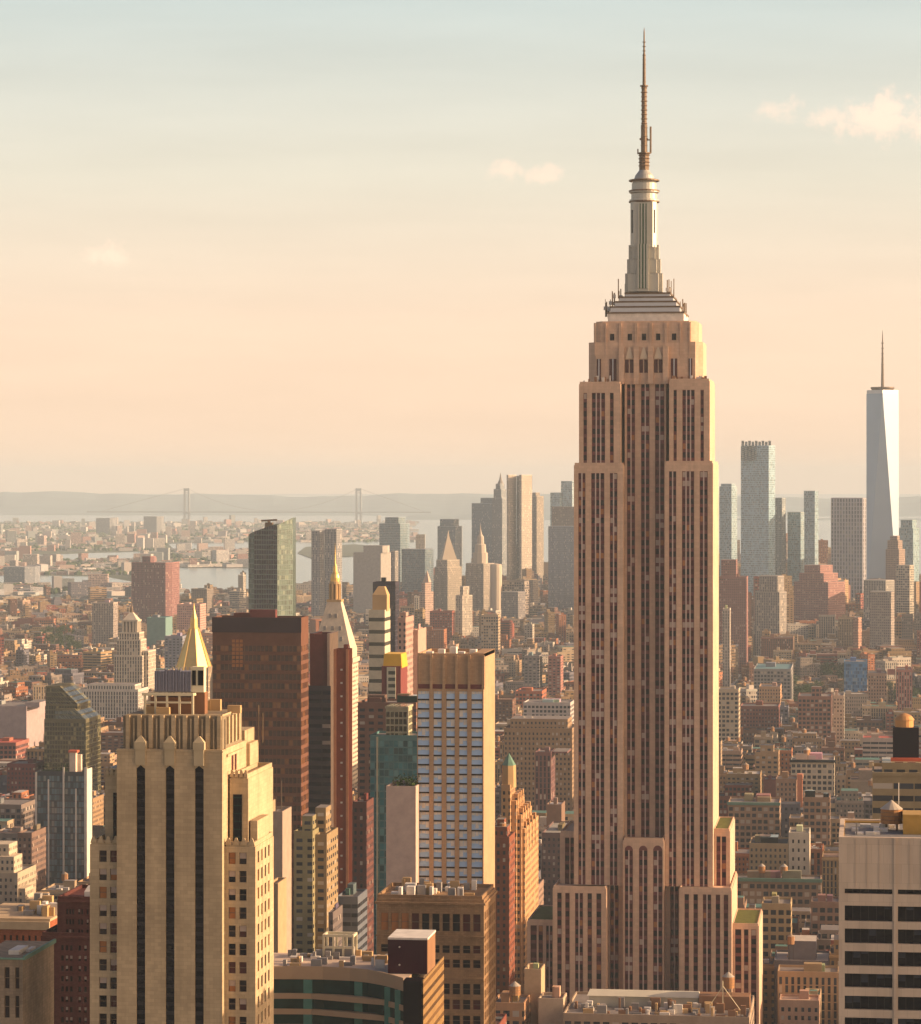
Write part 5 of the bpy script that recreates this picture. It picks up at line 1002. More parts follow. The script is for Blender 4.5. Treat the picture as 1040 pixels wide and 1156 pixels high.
def downtown():
    T = sky_tower; gl = (.42, .53, .56); st = (.48, .44, .38); gy = (.38, .41, .42); br = (.33, .2, .16)  # tower tints lightened: distance haze and sky reflection put into the colours
    o = T('skyscraper', 'rippled metal apartment skyscraper with two bright sunlit faces', 572, 574, 582, 536, 6300, (.62, .53, .42), 'vert', 'rippled metal tower', 655, [(586, 589, 599.5, 536, None)])
    k = MB((.35, .33, .3)); s = 1.8; k.box(PX(582, 6300), PX(586, 6300), 6322, 6350, 0, PZ(537, 6300, 584)); k.build('recess', FAC['vert'], o)
    T('skyscraper', 'grey flat-topped slab beside the needle-topped tower', 531.5, 556, 559, 568, 6900, (.33, .40, .44), 'vert', 'grey flat slab', 620, [(542, 556, 558, 562, 568)])
    o = T('skyscraper', 'slender needle-topped stone skyscraper tapering beside the rippled metal tower', 555, 567, 573, 562, 6700, gy, 'vert', 'needle-topped tower', 640, [(557, 566, 571, 552, 562), (559.5, 565, 569, 546, 552)])
    k = MB(); k.lathe(PX(564.3, 6700), 6715, [(7, PZ(546, 6700)), (3, PZ(541, 6700)), (0, PZ(533, 6700))], 8); k.build('spire', M['grey'], o)
    T('skyscraper', 'pale stone tower with stepped crown behind the rippled metal tower', 600, 606, 613, 560, 6900, (.45, .38, .3), 'vert', 'stepped pale tower', 620, [(601, 605, 609, 556, 560)])
    T('skyscraper', 'green-blue glass tower just behind the edge of the spired tower', 633, 646, 652, 543, 6800, gl, 'sky', 'green-blue glass tower', 600, [(621, 632, 634, 556, None)])
    T('office_tower', 'wide blank grey office slab close to the spired tower shaft', 618, 648, 651, 594, 6000, (.36, .38, .42), 'vert', 'wide grey slab', 690)
    T('office_tower', 'brownish office block with setback below the green-blue glass tower', 622, 648, 652, 572, 6500, (.34, .27, .23), 'vert', 'brownish office block', 600)
    o = T('civic_tower', 'pale granite tower capped by a steep pyramid roof', 490, 505, 519, 640, 5700, (.52, .44, .34), 'vert', 'pyramid-roofed courthouse', 690, [(492, 505, 517, 632, 640)])
    Y = 5700; X = lambda p: PX(p, Y); Z = lambda p: PZ(p, Y, 505); k = MB((.55, .45, .33)); k.lathe(X(504), Y + 26, [(20, Z(632)), (4, Z(608)), (3, Z(606)), (0, Z(598))], 4, 0, None, -.45); k.build('pyramid_roof', FAC['blank'], o)
    o = T('civic_tower', 'broad cream stone office tower with tall wedding-cake spire', 525, 546, 556, 636, 5650, (.5, .42, .33), 'vert', 'wedding-cake civic tower', 690)
    Y = 5650; X = lambda p: PX(p, Y); Z = lambda p: PZ(p, Y, 541); k = MB((.5, .42, .33)); k.lathe(X(541), Y + 20, [(14, Z(636)), (14, Z(624)), (11, Z(624)), (10, Z(615)), (7, Z(614)), (6, Z(606)), (3, Z(603)), (1.2, Z(598)), (0, Z(590))], 10); k.build('tiered_spire', FAC['blank'], o)
    Y = 5540; X = lambda p: PX(p, Y); Z = lambda p: PZ(p, Y, 560); k = MB((.55, .45, .34)); k.lathe(X(560), Y, [(11, 0), (11, Z(640)), (10, Z(637)), (0, Z(636))], 14); o = k.build('office_tower', FAC['vert']); tag(o, 'rounded cream tower standing against the wedding-cake civic tower', 'office tower'); reg(553, 567, 690, Y, 20, 'rounded cream tower')
    T('office_tower', 'greyish stepped office block with flat top in front of the harbour', 427, 452, 459, 591, 6600, (.32, .41, .45), 'glass', 'stepped harbour block', 640, [(434, 450, 456, 584, 591)])
    T('apartment_slab', 'pair of tall pale apartment slabs with sunlit edges against the water', 351, 361, 365, 599, 4700, (.40, .39, .38), 'vert', 'paired pale slabs', 690, [(366, 380, 384.5, 597, None)])
    T('office_slab', 'massive windowless pale office slab', 397, 430, 439, 624, 5500, (.42, .38, .33), 'blank', 'massive pale slab', 690, [(409, 432, 437, 616, 624)])
    T('office_tower', 'pale slim tower with thin sunlit edge beside the massive pale slab', 441, 446, 449, 622, 5300, (.4, .36, .32), 'vert', 'slim sunlit tower', 670)
    T('office_block', 'blue glass office block below the stepped harbour block', 452, 480, 486, 620, 5900, (.2, .25, .3), 'glass', 'blue harbour block', 670)
    T('office_tower', 'dark trapezoid-topped tower behind the pyramid-roofed courthouse', 493, 514, 520, 594, 6700, (.34, .39, .42), 'vert', 'dark trapezoid tower', 640, [(496, 512, 517, 586, 594)])
    T('apartment_tower', 'pale narrow apartment tower in front of the pyramid-roofed courthouse', 514, 522, 532, 672, 4500, (.52, .45, .36), 'vert', 'pale narrow tower', 715, [(519, 523, 529, 662, 672)])
    o = T('office_tower', 'small ornate pink stone tower with ragged pointed top', 473, 480, 488, 668, 4600, (.46, .33, .27), 'punch', 'ragged pink tower', 690, [(476, 480, 486, 658, 668)])
    k = MB((.5, .36, .28)); k.lathe(PX(481, 4600), 4612, [(7, PZ(658, 4600)), (0, PZ(644, 4600))], 4, 0, None, .5); k.build('pointed_roof', ROOF, o)
    T('office_block', 'grey office block with flat roof among the civic towers', 565, 585, 592, 668, 5400, (.34, .3, .28), 'vert', 'flat civic block', 700)
    T('brick_tower', 'stout red-brown brick tower block standing alone near the river', 145, 187, 193, 635, 5000, (.34, .16, .14), 'vert', 'lone red-brown tower', 690, [(160, 170, 173, 628, 635)], cat='apartment tower')
    T('apartment_block', 'hazy grey apartment block on the far shore', 107, 124, 127, 585, 15500, (.3, .3, .3), 'vert', 'far shore grey block', 605, cat='apartment block')
    T('apartment_block', 'second hazy grey block on the far shore nearer the bridge', 161, 177, 181, 583, 15500, (.3, .3, .3), 'vert', 'far shore second block', 603, cat='apartment block')
    T('apartment_block', 'broad dim apartment block by the channel at the far shore', 2, 28, 37, 640, 7600, (.27, .28, .3), 'vert', 'dim channel block', 668, cat='apartment block')
    # the western group
    T('skyscraper', 'tall glass skyscraper with serrated crown and pale corner', 836, 868, 875, 503, 5600, (.44, .60, .66), 'sky', 'serrated-crown tower', 650)
    o = [x for x in COL.objects if x.get('label', '').startswith('tall glass skyscraper with serr')][0]; Y = 5600
    for i in range(9): k = MB((.32, .34, .34)); p = 837 + i * 3.8; k.box(PX(p, Y), PX(p + 2.9, Y), Y + 8, Y + 12, PZ(520, Y, p), PZ(497.5 + (i % 2), Y, p)); k.build('crown_fin', FAC['glass'], o)
    T('skyscraper', 'rounded pale glass tower between the spired tower and serrated-crown tower', 812, 826, 832, 549, 5800, gl, 'sky', 'pale rounded tower', 650, [(814, 826, 830, 546, 549)])
    T('skyscraper', 'plain grey-brown shaft attached to the serrated-crown tower', 873, 883, 887, 562, 5700, (.42, .47, .47), 'vert', 'plain grey shaft', 650)
    T('skyscraper', 'short greenish tower with two stages beside the plain grey shaft', 889, 904, 908, 578, 5700, (.40, .47, .46), 'sky', 'short greenish tower', 640)
    T('skyscraper', 'slender dark glass tower standing apart with bare top', 907.5, 920, 924, 554, 5900, (.34, .43, .47), 'sky', 'slender dark tower', 630)
    T('office_tower', 'wide mauve office slab beside the tapering glass tower', 938, 974, 981, 562, 5600, (.44, .41, .43), 'haze', 'wide mauve slab', 650)
    T('office_tower', 'teal hipped-top tower on the far side of the tapering glass tower', 1015, 1031, 1038, 596, 5500, (.32, .42, .42), 'sky', 'teal hipped tower', 640, [(1017, 1030, 1035, 587, 596)])
    T('office_tower', 'brown stone tower with little domed top before the tapering glass tower', 1000, 1015, 1022, 620, 5000, (.38, .28, .22), 'punch', 'brown domed tower', 650, [(1002, 1014, 1019, 610, 620), (1005, 1013, 1016, 605, 610)])
    T('office_tower', 'large red-brown ziggurat brick building with pyramid steps', 896, 935, 954, 657, 4700, (.36, .19, .16), 'punch', 'red-brown ziggurat', 695, [(902, 930, 946, 647, 657), (908, 926, 940, 638, 647)])
    T('office_block', 'grey stepped office block under the short greenish tower', 852, 880, 888, 668, 4300, (.4, .35, .3), 'vert', 'grey stepped block', 705, [(857, 878, 885, 650, 668)])
    T('office_block', 'pale gridded block under the tapering glass tower', 1012, 1027, 1032, 638, 4900, (.5, .43, .33), 'big', 'pale gridded block', 690)
    T('office_block', 'pale sloped-roof block between ziggurat and pale gridded block', 975, 1000, 1010, 655, 4600, (.44, .4, .34), 'vert', 'pale sloped block', 700)
    T('office_block', 'dun office block with dark side below the pale sloped block', 982, 1006, 1010, 668, 4000, (.37, .31, .26), 'punch', 'dun side block', 720)
    T('brick_tower', 'tall thin orange brick chimney-like tower among low rooftops', 963, 969, 973, 697, 3900, (.42, .24, .17), 'punch', 'thin orange tower', 730)
    # tapering glass tower
    Y = 5150; X = lambda p: PX(p, Y); s = X(997) - X(996); Z = lambda p: PZ(p, Y, 996); cx = X(996.5); w = 18.3 * s; cy = Y + w
    r = thing('skyscraper', 'tall tapering glass skyscraper with triangular facets and thin banded spire', 'skyscraper', (cx, cy, 0)); b = MB((.45, .48, .5)); zb, zt = Z(690), Z(444)
    B4 = [(cx - w, cy - w), (cx + w, cy - w), (cx + w, cy + w), (cx - w, cy + w)]; T4 = [(cx, cy - w), (cx + w, cy), (cx, cy + w), (cx - w, cy)]
    b.prism(B4, 0, zb, 0, 0)
    for i in range(4):
        j = (i + 1) % 4; b.face([(*B4[i], zb), (*B4[j], zb), (*T4[i], zt)], [(0, 300), (60, 300), (30, 0)]); b.face([(*B4[j], zb), (*T4[j], zt), (*T4[i], zt)], [(30, 300), (60, 0), (0, 0)])
    b.face([(*p, zt) for p in T4]); b.build('glass_shaft', plain('pale_mirror_glass', (.30, .39, .48), .25, .1, .12, .02, .7), r)
    k = MB(); q = [(cx + .98 * (x - cx), cy + .98 * (y - cy)) for x, y in T4]; k.prism(q, zt, Z(440)); k.lathe(cx, cy, [(11 * s, Z(441)), (13.5 * s, Z(438)), (13.5 * s, Z(436.5)), (9 * s, Z(436.5))], 20, 1); k.build('roof_ring', [M['alu'], M['steel']], r)
    k = MB(); k.lathe(cx, cy, [(1.8 * s, Z(438)), (1.2 * s, Z(405)), (.7 * s, Z(385)), (.2 * s, Z(372))], 8)
    for i in range(9): k.lathe(cx, cy, [(1.0 * s, Z(435 - i * 6)), (2.0 * s, Z(434.5 - i * 6)), (1.0 * s, Z(434 - i * 6))], 8)
    k.build('spire', M['steel'], r); reg(977, 1016, 650, Y, 60, 'tapering glass tower')
    hero('library', 'long white colonnaded building below the pale lantern tower', 'building', 88, 156, 778, 2800, 40, (.56, .5, .42), 'vert', vb=812, short='white colonnaded building', mech=3, tiers=[(96, 150, 773, 8, 26)])
    hero('warehouse', 'teal-roofed block close behind the pale lantern tower', 'building', 166, 187, 697, 3900, 40, (.16, .26, .24), 'blank', vb=715, short='teal-roofed block', rcol=(.13, .27, .25))
    hero('apartment_block', 'salmon pink twin apartment block behind the gold pyramid roof', 'apartment block', 200, 226, 682, 4300, 40, (.52, .3, .24), 'punch', vb=705, short='salmon twin block')
    hero('apartment_block', 'blue-grey apartment slab between lantern tower and gold pyramid roof', 'apartment block', 186, 206, 718, 3400, 30, (.22, .23, .27), 'pair', vb=752, short='blue-grey slab')
    hero('apartment_block', 'grey-tan apartment slab rising before the lone red-brown tower', 'apartment block', 104, 128, 680, 4600, 30, (.38, .31, .26), 'vert', vb=720, short='grey-tan slab')
downtown()
# ---------------------------------------------------------------- trees
def tree_meshes():
    out = []
    for v in range(4):
        rr = random.Random(40 + v); tr = MB(); h = 9 + v * 1.3
        tr.lathe(0, 0, [(.45, 0), (.32, h * .35), (.18, h * .7)], 7)
        cl = []
        for i in range(9):
            a = rr.uniform(0, 6.28); q = rr.uniform(.5, 3.6); zz = h * rr.uniform(.45, 1.02); c = Vector((q * cos(a), q * sin(a), zz)); cl.append((c, rr.uniform(1.3, 2.4)))
            tr.bar((0, 0, h * rr.uniform(.3, .55)), c, .09)
        cr = MB()
        for i in range(620):
            c, q = rr.choice(cl); d = Vector([rr.gauss(0, 1) for _ in range(3)]).normalized() * q * rr.random() ** .4; p = c + d; s = rr.uniform(.25, .6)
            n = [p + Vector([rr.uniform(-s, s) for _ in range(3)]) for _ in range(4)]; cr.face(n, [(0, 0)] * 4, 0 if rr.random() < .6 else 1)
        out.append((tr.mesh('trunk', [M['bark']]), cr.mesh('crown', [M['leaf'], M['leaf2']])))
    return out
TREES = []
def trees():
    ms = tree_meshes(); rr = random.Random(77)
    patches = [((44, 88), (4400, 4900), 40, 'leafy tree in the park clump beside the pale lantern tower', 'park trees near the lantern tower'),
               ((868, 925), (3350, 3650), 34, 'dark leafy tree in the park between brick blocks under the blue glass block', 'park trees below the blue glass block'),
               ((895, 915), (1700, 1760), 8, 'courtyard tree beside the tan frame office', 'courtyard trees by the tan frame office'),
               ((930, 960), (3800, 4000), 14, 'pale green tree on the small lawn behind the blue glass block', 'lawn trees behind the blue glass block'),
               ((1004, 1036), (3380, 3600), 14, 'street tree below the striped pinkish tower', 'street trees below the striped tower'),
               ((812, 826), (1470, 1800), 12, 'tree climbing in the gap against the spired tower shaft', 'trees beside the spired tower')]
    for (pa, pb), (ya, yb), n, lb, gr in patches:
        for i in range(n):
            p, Y = rr.uniform(pa, pb), rr.uniform(ya, yb); x = PX(p, Y)
            if any(h[4] - 3 < x < h[5] + 3 and h[6] - 3 < Y < h[7] + 3 for h in HERO): continue
            s = rr.uniform(1.0, 1.7) * (1.25 if Y > 3000 else 1); t = thing('tree', lb, 'tree', (x, Y, 0), gr); t.rotation_euler.z = rr.uniform(0, 6.28); t.scale = (s, s, s)
            a, c = rr.choice(ms)
            for nm, me in (('trunk', a), ('crown', c)): o = bpy.data.objects.new(nm, me); COL.objects.link(o); o.parent = t
            TREES.append((x, Y))
    for (pa, pb), (ya, yb), n, lb, gr in patches[:5]:
        ym = (ya * 2 + yb) / 3; HERO.append((pa, pb, EYEPY + (EYE - 5) * F / ym, ya, PX(pa, ya), PX(pb, ya), ya, yb, gr))
trees()
# ---------------------------------------------------------------- the rest of the city, on its street grid
WALLC = [((.34, .22, .12), 'tan'), ((.44, .32, .20), 'cream'), ((.25, .08, .055), 'red brick'), ((.18, .09, .06), 'brown brick'), ((.26, .21, .17), 'grey'), ((.52, .45, .36), 'whitish'), ((.38, .25, .17), 'pink'), ((.36, .14, .065), 'orange brick'), ((.14, .13, .15), 'slate'), ((.30, .20, .10), 'ochre')]
ROOFC = [((.2, .18, .17), 'grey'), ((.3, .27, .24), 'pale grey'), ((.08, .075, .08), 'black'), ((.42, .38, .33), 'silver'), ((.26, .17, .12), 'brown'), ((.10, .19, .16), 'green')]
CF = ['punch', 'big', 'pair', 'vert', 'ribbon', 'blank']; CW = [5, 4, 4, 2, 1, .8]
def make_city():
    rnd = random.Random(2024); out = []
    def ok(x, y, r):
        for h in HERO:
            if h[4] - r < x < h[5] + r and h[6] - r < y < h[7] + r: return False
        for t in TREES:
            if abs(t[0] - x) < r - 1 and abs(t[1] - y) < r - 1: return False
        return True
    def cap_z(x, y, r, z):
        p0, _ = proj(x - r, y, 0)[:2]; p1, _ = proj(x + r, y, 0)[:2]; pt = proj(x, y - r, z)[1]
        lim = pt
        for h in HERO:
            if h[3] > y and p1 > h[0] and p0 < h[1] and pt < h[2]: lim = max(lim, h[2] - 1 + 7 * ((x * .37 + y * .73) % 1))
        if lim > pt:
            t = -x * sin(TH) + (y - r) * cos(TH); z = EYE - (lim - EYEPY) / F * t
        return z
    p0_ = lambda x, y, q: proj(x - q, y, 0)[0]; p1_ = lambda x, y, q: proj(x + q, y, 0)[0]
    y = 1030
    while y < 7600:
        far = y > 3000; bl = 62
        # district turn of the grid
        for ix in range(-8, 6):
            ax0 = -158 + 280 * ix + 15; ax1 = ax0 + 250
            a = (0 if y < 3000 else [0, .3, -.25, .5, .12, .42][(ix * 3 + int(y / 640)) % 6])
            for row in (0, 1):
                x = ax0
                while x < ax1 - 8:
                    w = rnd.choice((7, 8, 9, 12, 15, 18, 24, 32)) * (1.0 if y < 2400 else 1.05 if y < 3800 else 1.35); w = min(w, ax1 - x); d = 28 + rnd.uniform(-5, 2)
                    cx, cy = x + w / 2, y + row * 31 + 15 + rnd.uniform(-1, 1); x += w + (0 if rnd.random() < .8 else rnd.uniform(1, 5))
                    px, py = proj(cx, cy, 0); r = max(w, d) / 2
                    q = rnd.random(); k = rnd.random(); hv = [rnd.random() for _ in range(8)]
                    wc = rnd.choices(range(10), (6, 5, 2.2, 5, 4, 3, 2, 1.6, 3, 5))[0]; rc = rnd.randrange(len(ROOFC)); fc = rnd.choices(CF, CW)[0]; jit = rnd.uniform(.75, 1.2)
                    if not (-330 < px < 1560): continue
                    shore_y = 683 if px < 150 else 683 - (px - 150) * .08 if px < 300 else 671 - (px - 300) * .03
                    if py < max(shore_y + 1, 651) or (px < -40 and py < 690): continue
                    if y < 1350: z = 20 + 38 * q ** 1.5
                    elif y < 2400: z = 15 + 32 * q ** 1.7 + (22 if k > .95 else 0)
                    elif y < 3800: z = 10 + 20 * q ** 1.5 + (32 * hv[7] if k > .95 else 0)
                    else: z = 10 + 15 * q ** 2 + (45 * hv[7] if k > .96 else 0) + (14 if px > 560 else 0) * hv[6] + (75 * hv[7] ** 1.5 if px > 420 and y > 4200 and k > .84 else 0)
                    if k < .06: continue
                    if not ok(cx, cy, r + 1.5): continue
                    for h in HERO:      # fill the foreground of each landmark up to where the photo hides it
                        if h[3] - 170 < cy < h[3] - 12 and h[3] > 1290 and h[2] < 1100 and p0_(cx, cy, r) < h[1] and p1_(cx, cy, r) > h[0]:
                            z = max(z, min(46, PZ(h[2] + hv[0] * 26, cy - r, px)))
                    z = cap_z(cx, cy, r, z)
                    if z < 6: continue
                    out.append(dict(x=cx, y=cy, w=w - .3, d=d, z=z, a=a, wc=wc, rc=rc, fc=fc, jit=jit, hv=hv))
        y += 80
    return out
CITY = make_city()
def draw_city(b, c, parts=None):
    """walls and roof into b; roof plant into b too, or into meshes of its own"""
    col = tuple(v * c['jit'] for v in WALLC[c['wc']][0]); rc = ROOFC[c['rc']][0]; hv = c['hv']; fi = CF.index(c['fc']) if len(b.mats) > 2 else 0; rm = len(CF) if len(b.mats) > 2 else 1
    x, y, w, d, z, a = c['x'], c['y'], c['w'], c['d'], c['z'], c['a']
    b.us, b.vs = .72 + .65 * hv[4], .85 + .3 * hv[2]
    b.rbox(x, y, w, d, 0, z, a, fi, rm, col, rc)
    up = 0
    if hv[7] < .3 and w > 11:            # a set-back top storey
        up = 3.5 + 5 * hv[0]; b.rbox(x, y + d * .06, w * (.5 + .3 * hv[1]), d * .6, z, z + up, a, fi, rm, col, rc)
    if hv[5] > .6: b.rbox(x - (d / 2 + .25) * -sin(a), y - (d / 2 + .25) * cos(a), w + .5, .5, z - .9, z + .2, a, rm, rm, tuple(min(.65, v * 1.3) for v in col), None)
    ca, sa = cos(a), sin(a); loc = lambda u, v: (x + u * ca - v * sa, y + u * sa + v * ca)
    p = .35
    for (u, v, ww, dd) in ((0, -d/2 + p/2, w, p), (0, d/2 - p/2, w, p), (-w/2 + p/2, 0, p, d - 2*p), (w/2 - p/2, 0, p, d - 2*p)):
        q = loc(u, v); b.rbox(q[0], q[1], ww, dd, z, z + .9, a, rm, rm, tuple(v_ * .95 for v_ in col), tuple(min(.6, v_ * 1.25) for v_ in col))
    def extra(nm, fn):
        if parts is None: fn(b, rm)
        else:
            k = MB(); k.mats = [0]; fn(k, 0); parts.append((nm, k))
    if hv[0] < .8 and not up:
        q = loc((hv[1] - .5) * w * .55, (hv[2] - .5) * d * .5); ew, ed, eh = min(w * .45, 3 + 5 * hv[3]), 3 + 5 * hv[4], 2.4 + 3.2 * hv[5]
        extra('bulkhead', lambda m, i: m.rbox(q[0], q[1], ew, ed, z, z + eh, a, i, i, tuple(v * (.8 + .5 * hv[4]) for v in col), rc))
    rr = random.Random(int(x * 7 + y * 13))
    if y < 2600:
        for j in range(rr.randrange(1, 5)):
            qx = loc((rr.random() - .5) * w * .8, (rr.random() - .5) * d * .8); sz = rr.uniform(.8, 3); cl_ = rr.choice(((.5, .46, .4), (.3, .27, .25), (.36, .2, .1), (.1, .1, .1), (.42, .33, .2)))
            extra('roof_unit', lambda m, i, qx=qx, sz=sz, cl_=cl_, l=rr.uniform(.8, 4.5), h=rr.uniform(.5, 1.8): m.rbox(qx[0], qx[1], sz, l, z, z + h, a, i, i, cl_, cl_))
    if hv[3] < .55:
        q2 = loc((hv[5] - .5) * w * .6, (hv[6] - .5) * d * .6)
        extra('roof_hatch', lambda m, i: m.rbox(q2[0], q2[1], 1.5 + 2 * hv[1], 1.5 + 2 * hv[2], z, z + 1.2 + 1.4 * hv[0], a, i, i, (.5, .46, .42), (.5, .46, .42)))
    if hv[6] < .33 and y < 4200 and w > 10:
        q3 = loc((hv[2] - .5) * w * .5, (hv[1] - .5) * d * .55); R0 = 1.5 + .8 * hv[4]; zz = z + 3 + 4 * hv[0]
        def tk(m, i):
            c1 = (.33, .18, .09) if hv[5] < .7 else (.14, .09, .06)
            for s in range(3): t = s * 2.09; m.bar((q3[0] + R0 * .7 * cos(t), q3[1] + R0 * .7 * sin(t), z), (q3[0] + R0 * .7 * cos(t), q3[1] + R0 * .7 * sin(t), zz), .15, i, 3, (.08, .07, .06))
            m.lathe(q3[0], q3[1], [(0, zz), (R0, zz), (R0, zz + 3.4)], 9, i, c1); m.lathe(q3[0], q3[1], [(R0 * 1.1, zz + 3.4), (0, zz + 3.4 + R0 * .7)], 9, i, (.32, .24, .17))
        extra('water_tank', tk)
    return col
TOP = [249,248,599,972,1432,5365,1179,5538,1189,5217,2729,4241,2375,1919,5586,1190,969,5010,1573,870,1980,915,342,4523,760,4610,757,5958,8656,8372,3669,8624,2570,3152,384,2552,1575,1393,6103,10368,5765,498,9280,2121,985,6281,647,250,1982,6127,1315,4678,4128,4607,4665,1840,4525,2800,4688,1155,9097,1977,1255,5398,4524,1299,3927,6688,3545,5558,410,4345,5158,3825,6125,5046,2554,4876,1454,3215,2258,1839,5549,5329,1309,4333,5415,2548,6871,7198,1409,927,5734,4431,3655,1589,5952,5598,2122,5764,5327,2551,727,8099,4497,4308,4522,197,5543,2553,1708,10782,7303,7401,4237,1300,1242,7088,3938,8648,2059,1447,8458,2569,11391,4442,5220,10223,3499,836,8123,5705,5015,3653,3061,82,8212,5197,4330,1720,10181,1979,6128,6101,5707,4039,7461,5416,2549,2236,819,685,7039,6129,4530,4225,5690,5506,4778,1981,751,421,423,10648,7975,7866,4293,3700,2390,8851,8094,3740,670,8334,7055,6099,6235,4858,3548,3935,2867,2192,9719,3867,4050,5775,5397,4534,5036,1579,971,752,9039,6662,7202,5539,5554,3343,5555,4832,3482,1562,10611,6468,3150,3534,1422,396,6856,4788,4878,3562,5229,4666,4268,3528,6802,6475,3939,4790,2855,2395,2259,10355,8834,9314,7943,7659,6293,10571,9306,7930,5523,6323,6823,5758,5510,5224,2090,8807,7258,4527,4102,2877,1388,1071,10135,4606,6986,5873]
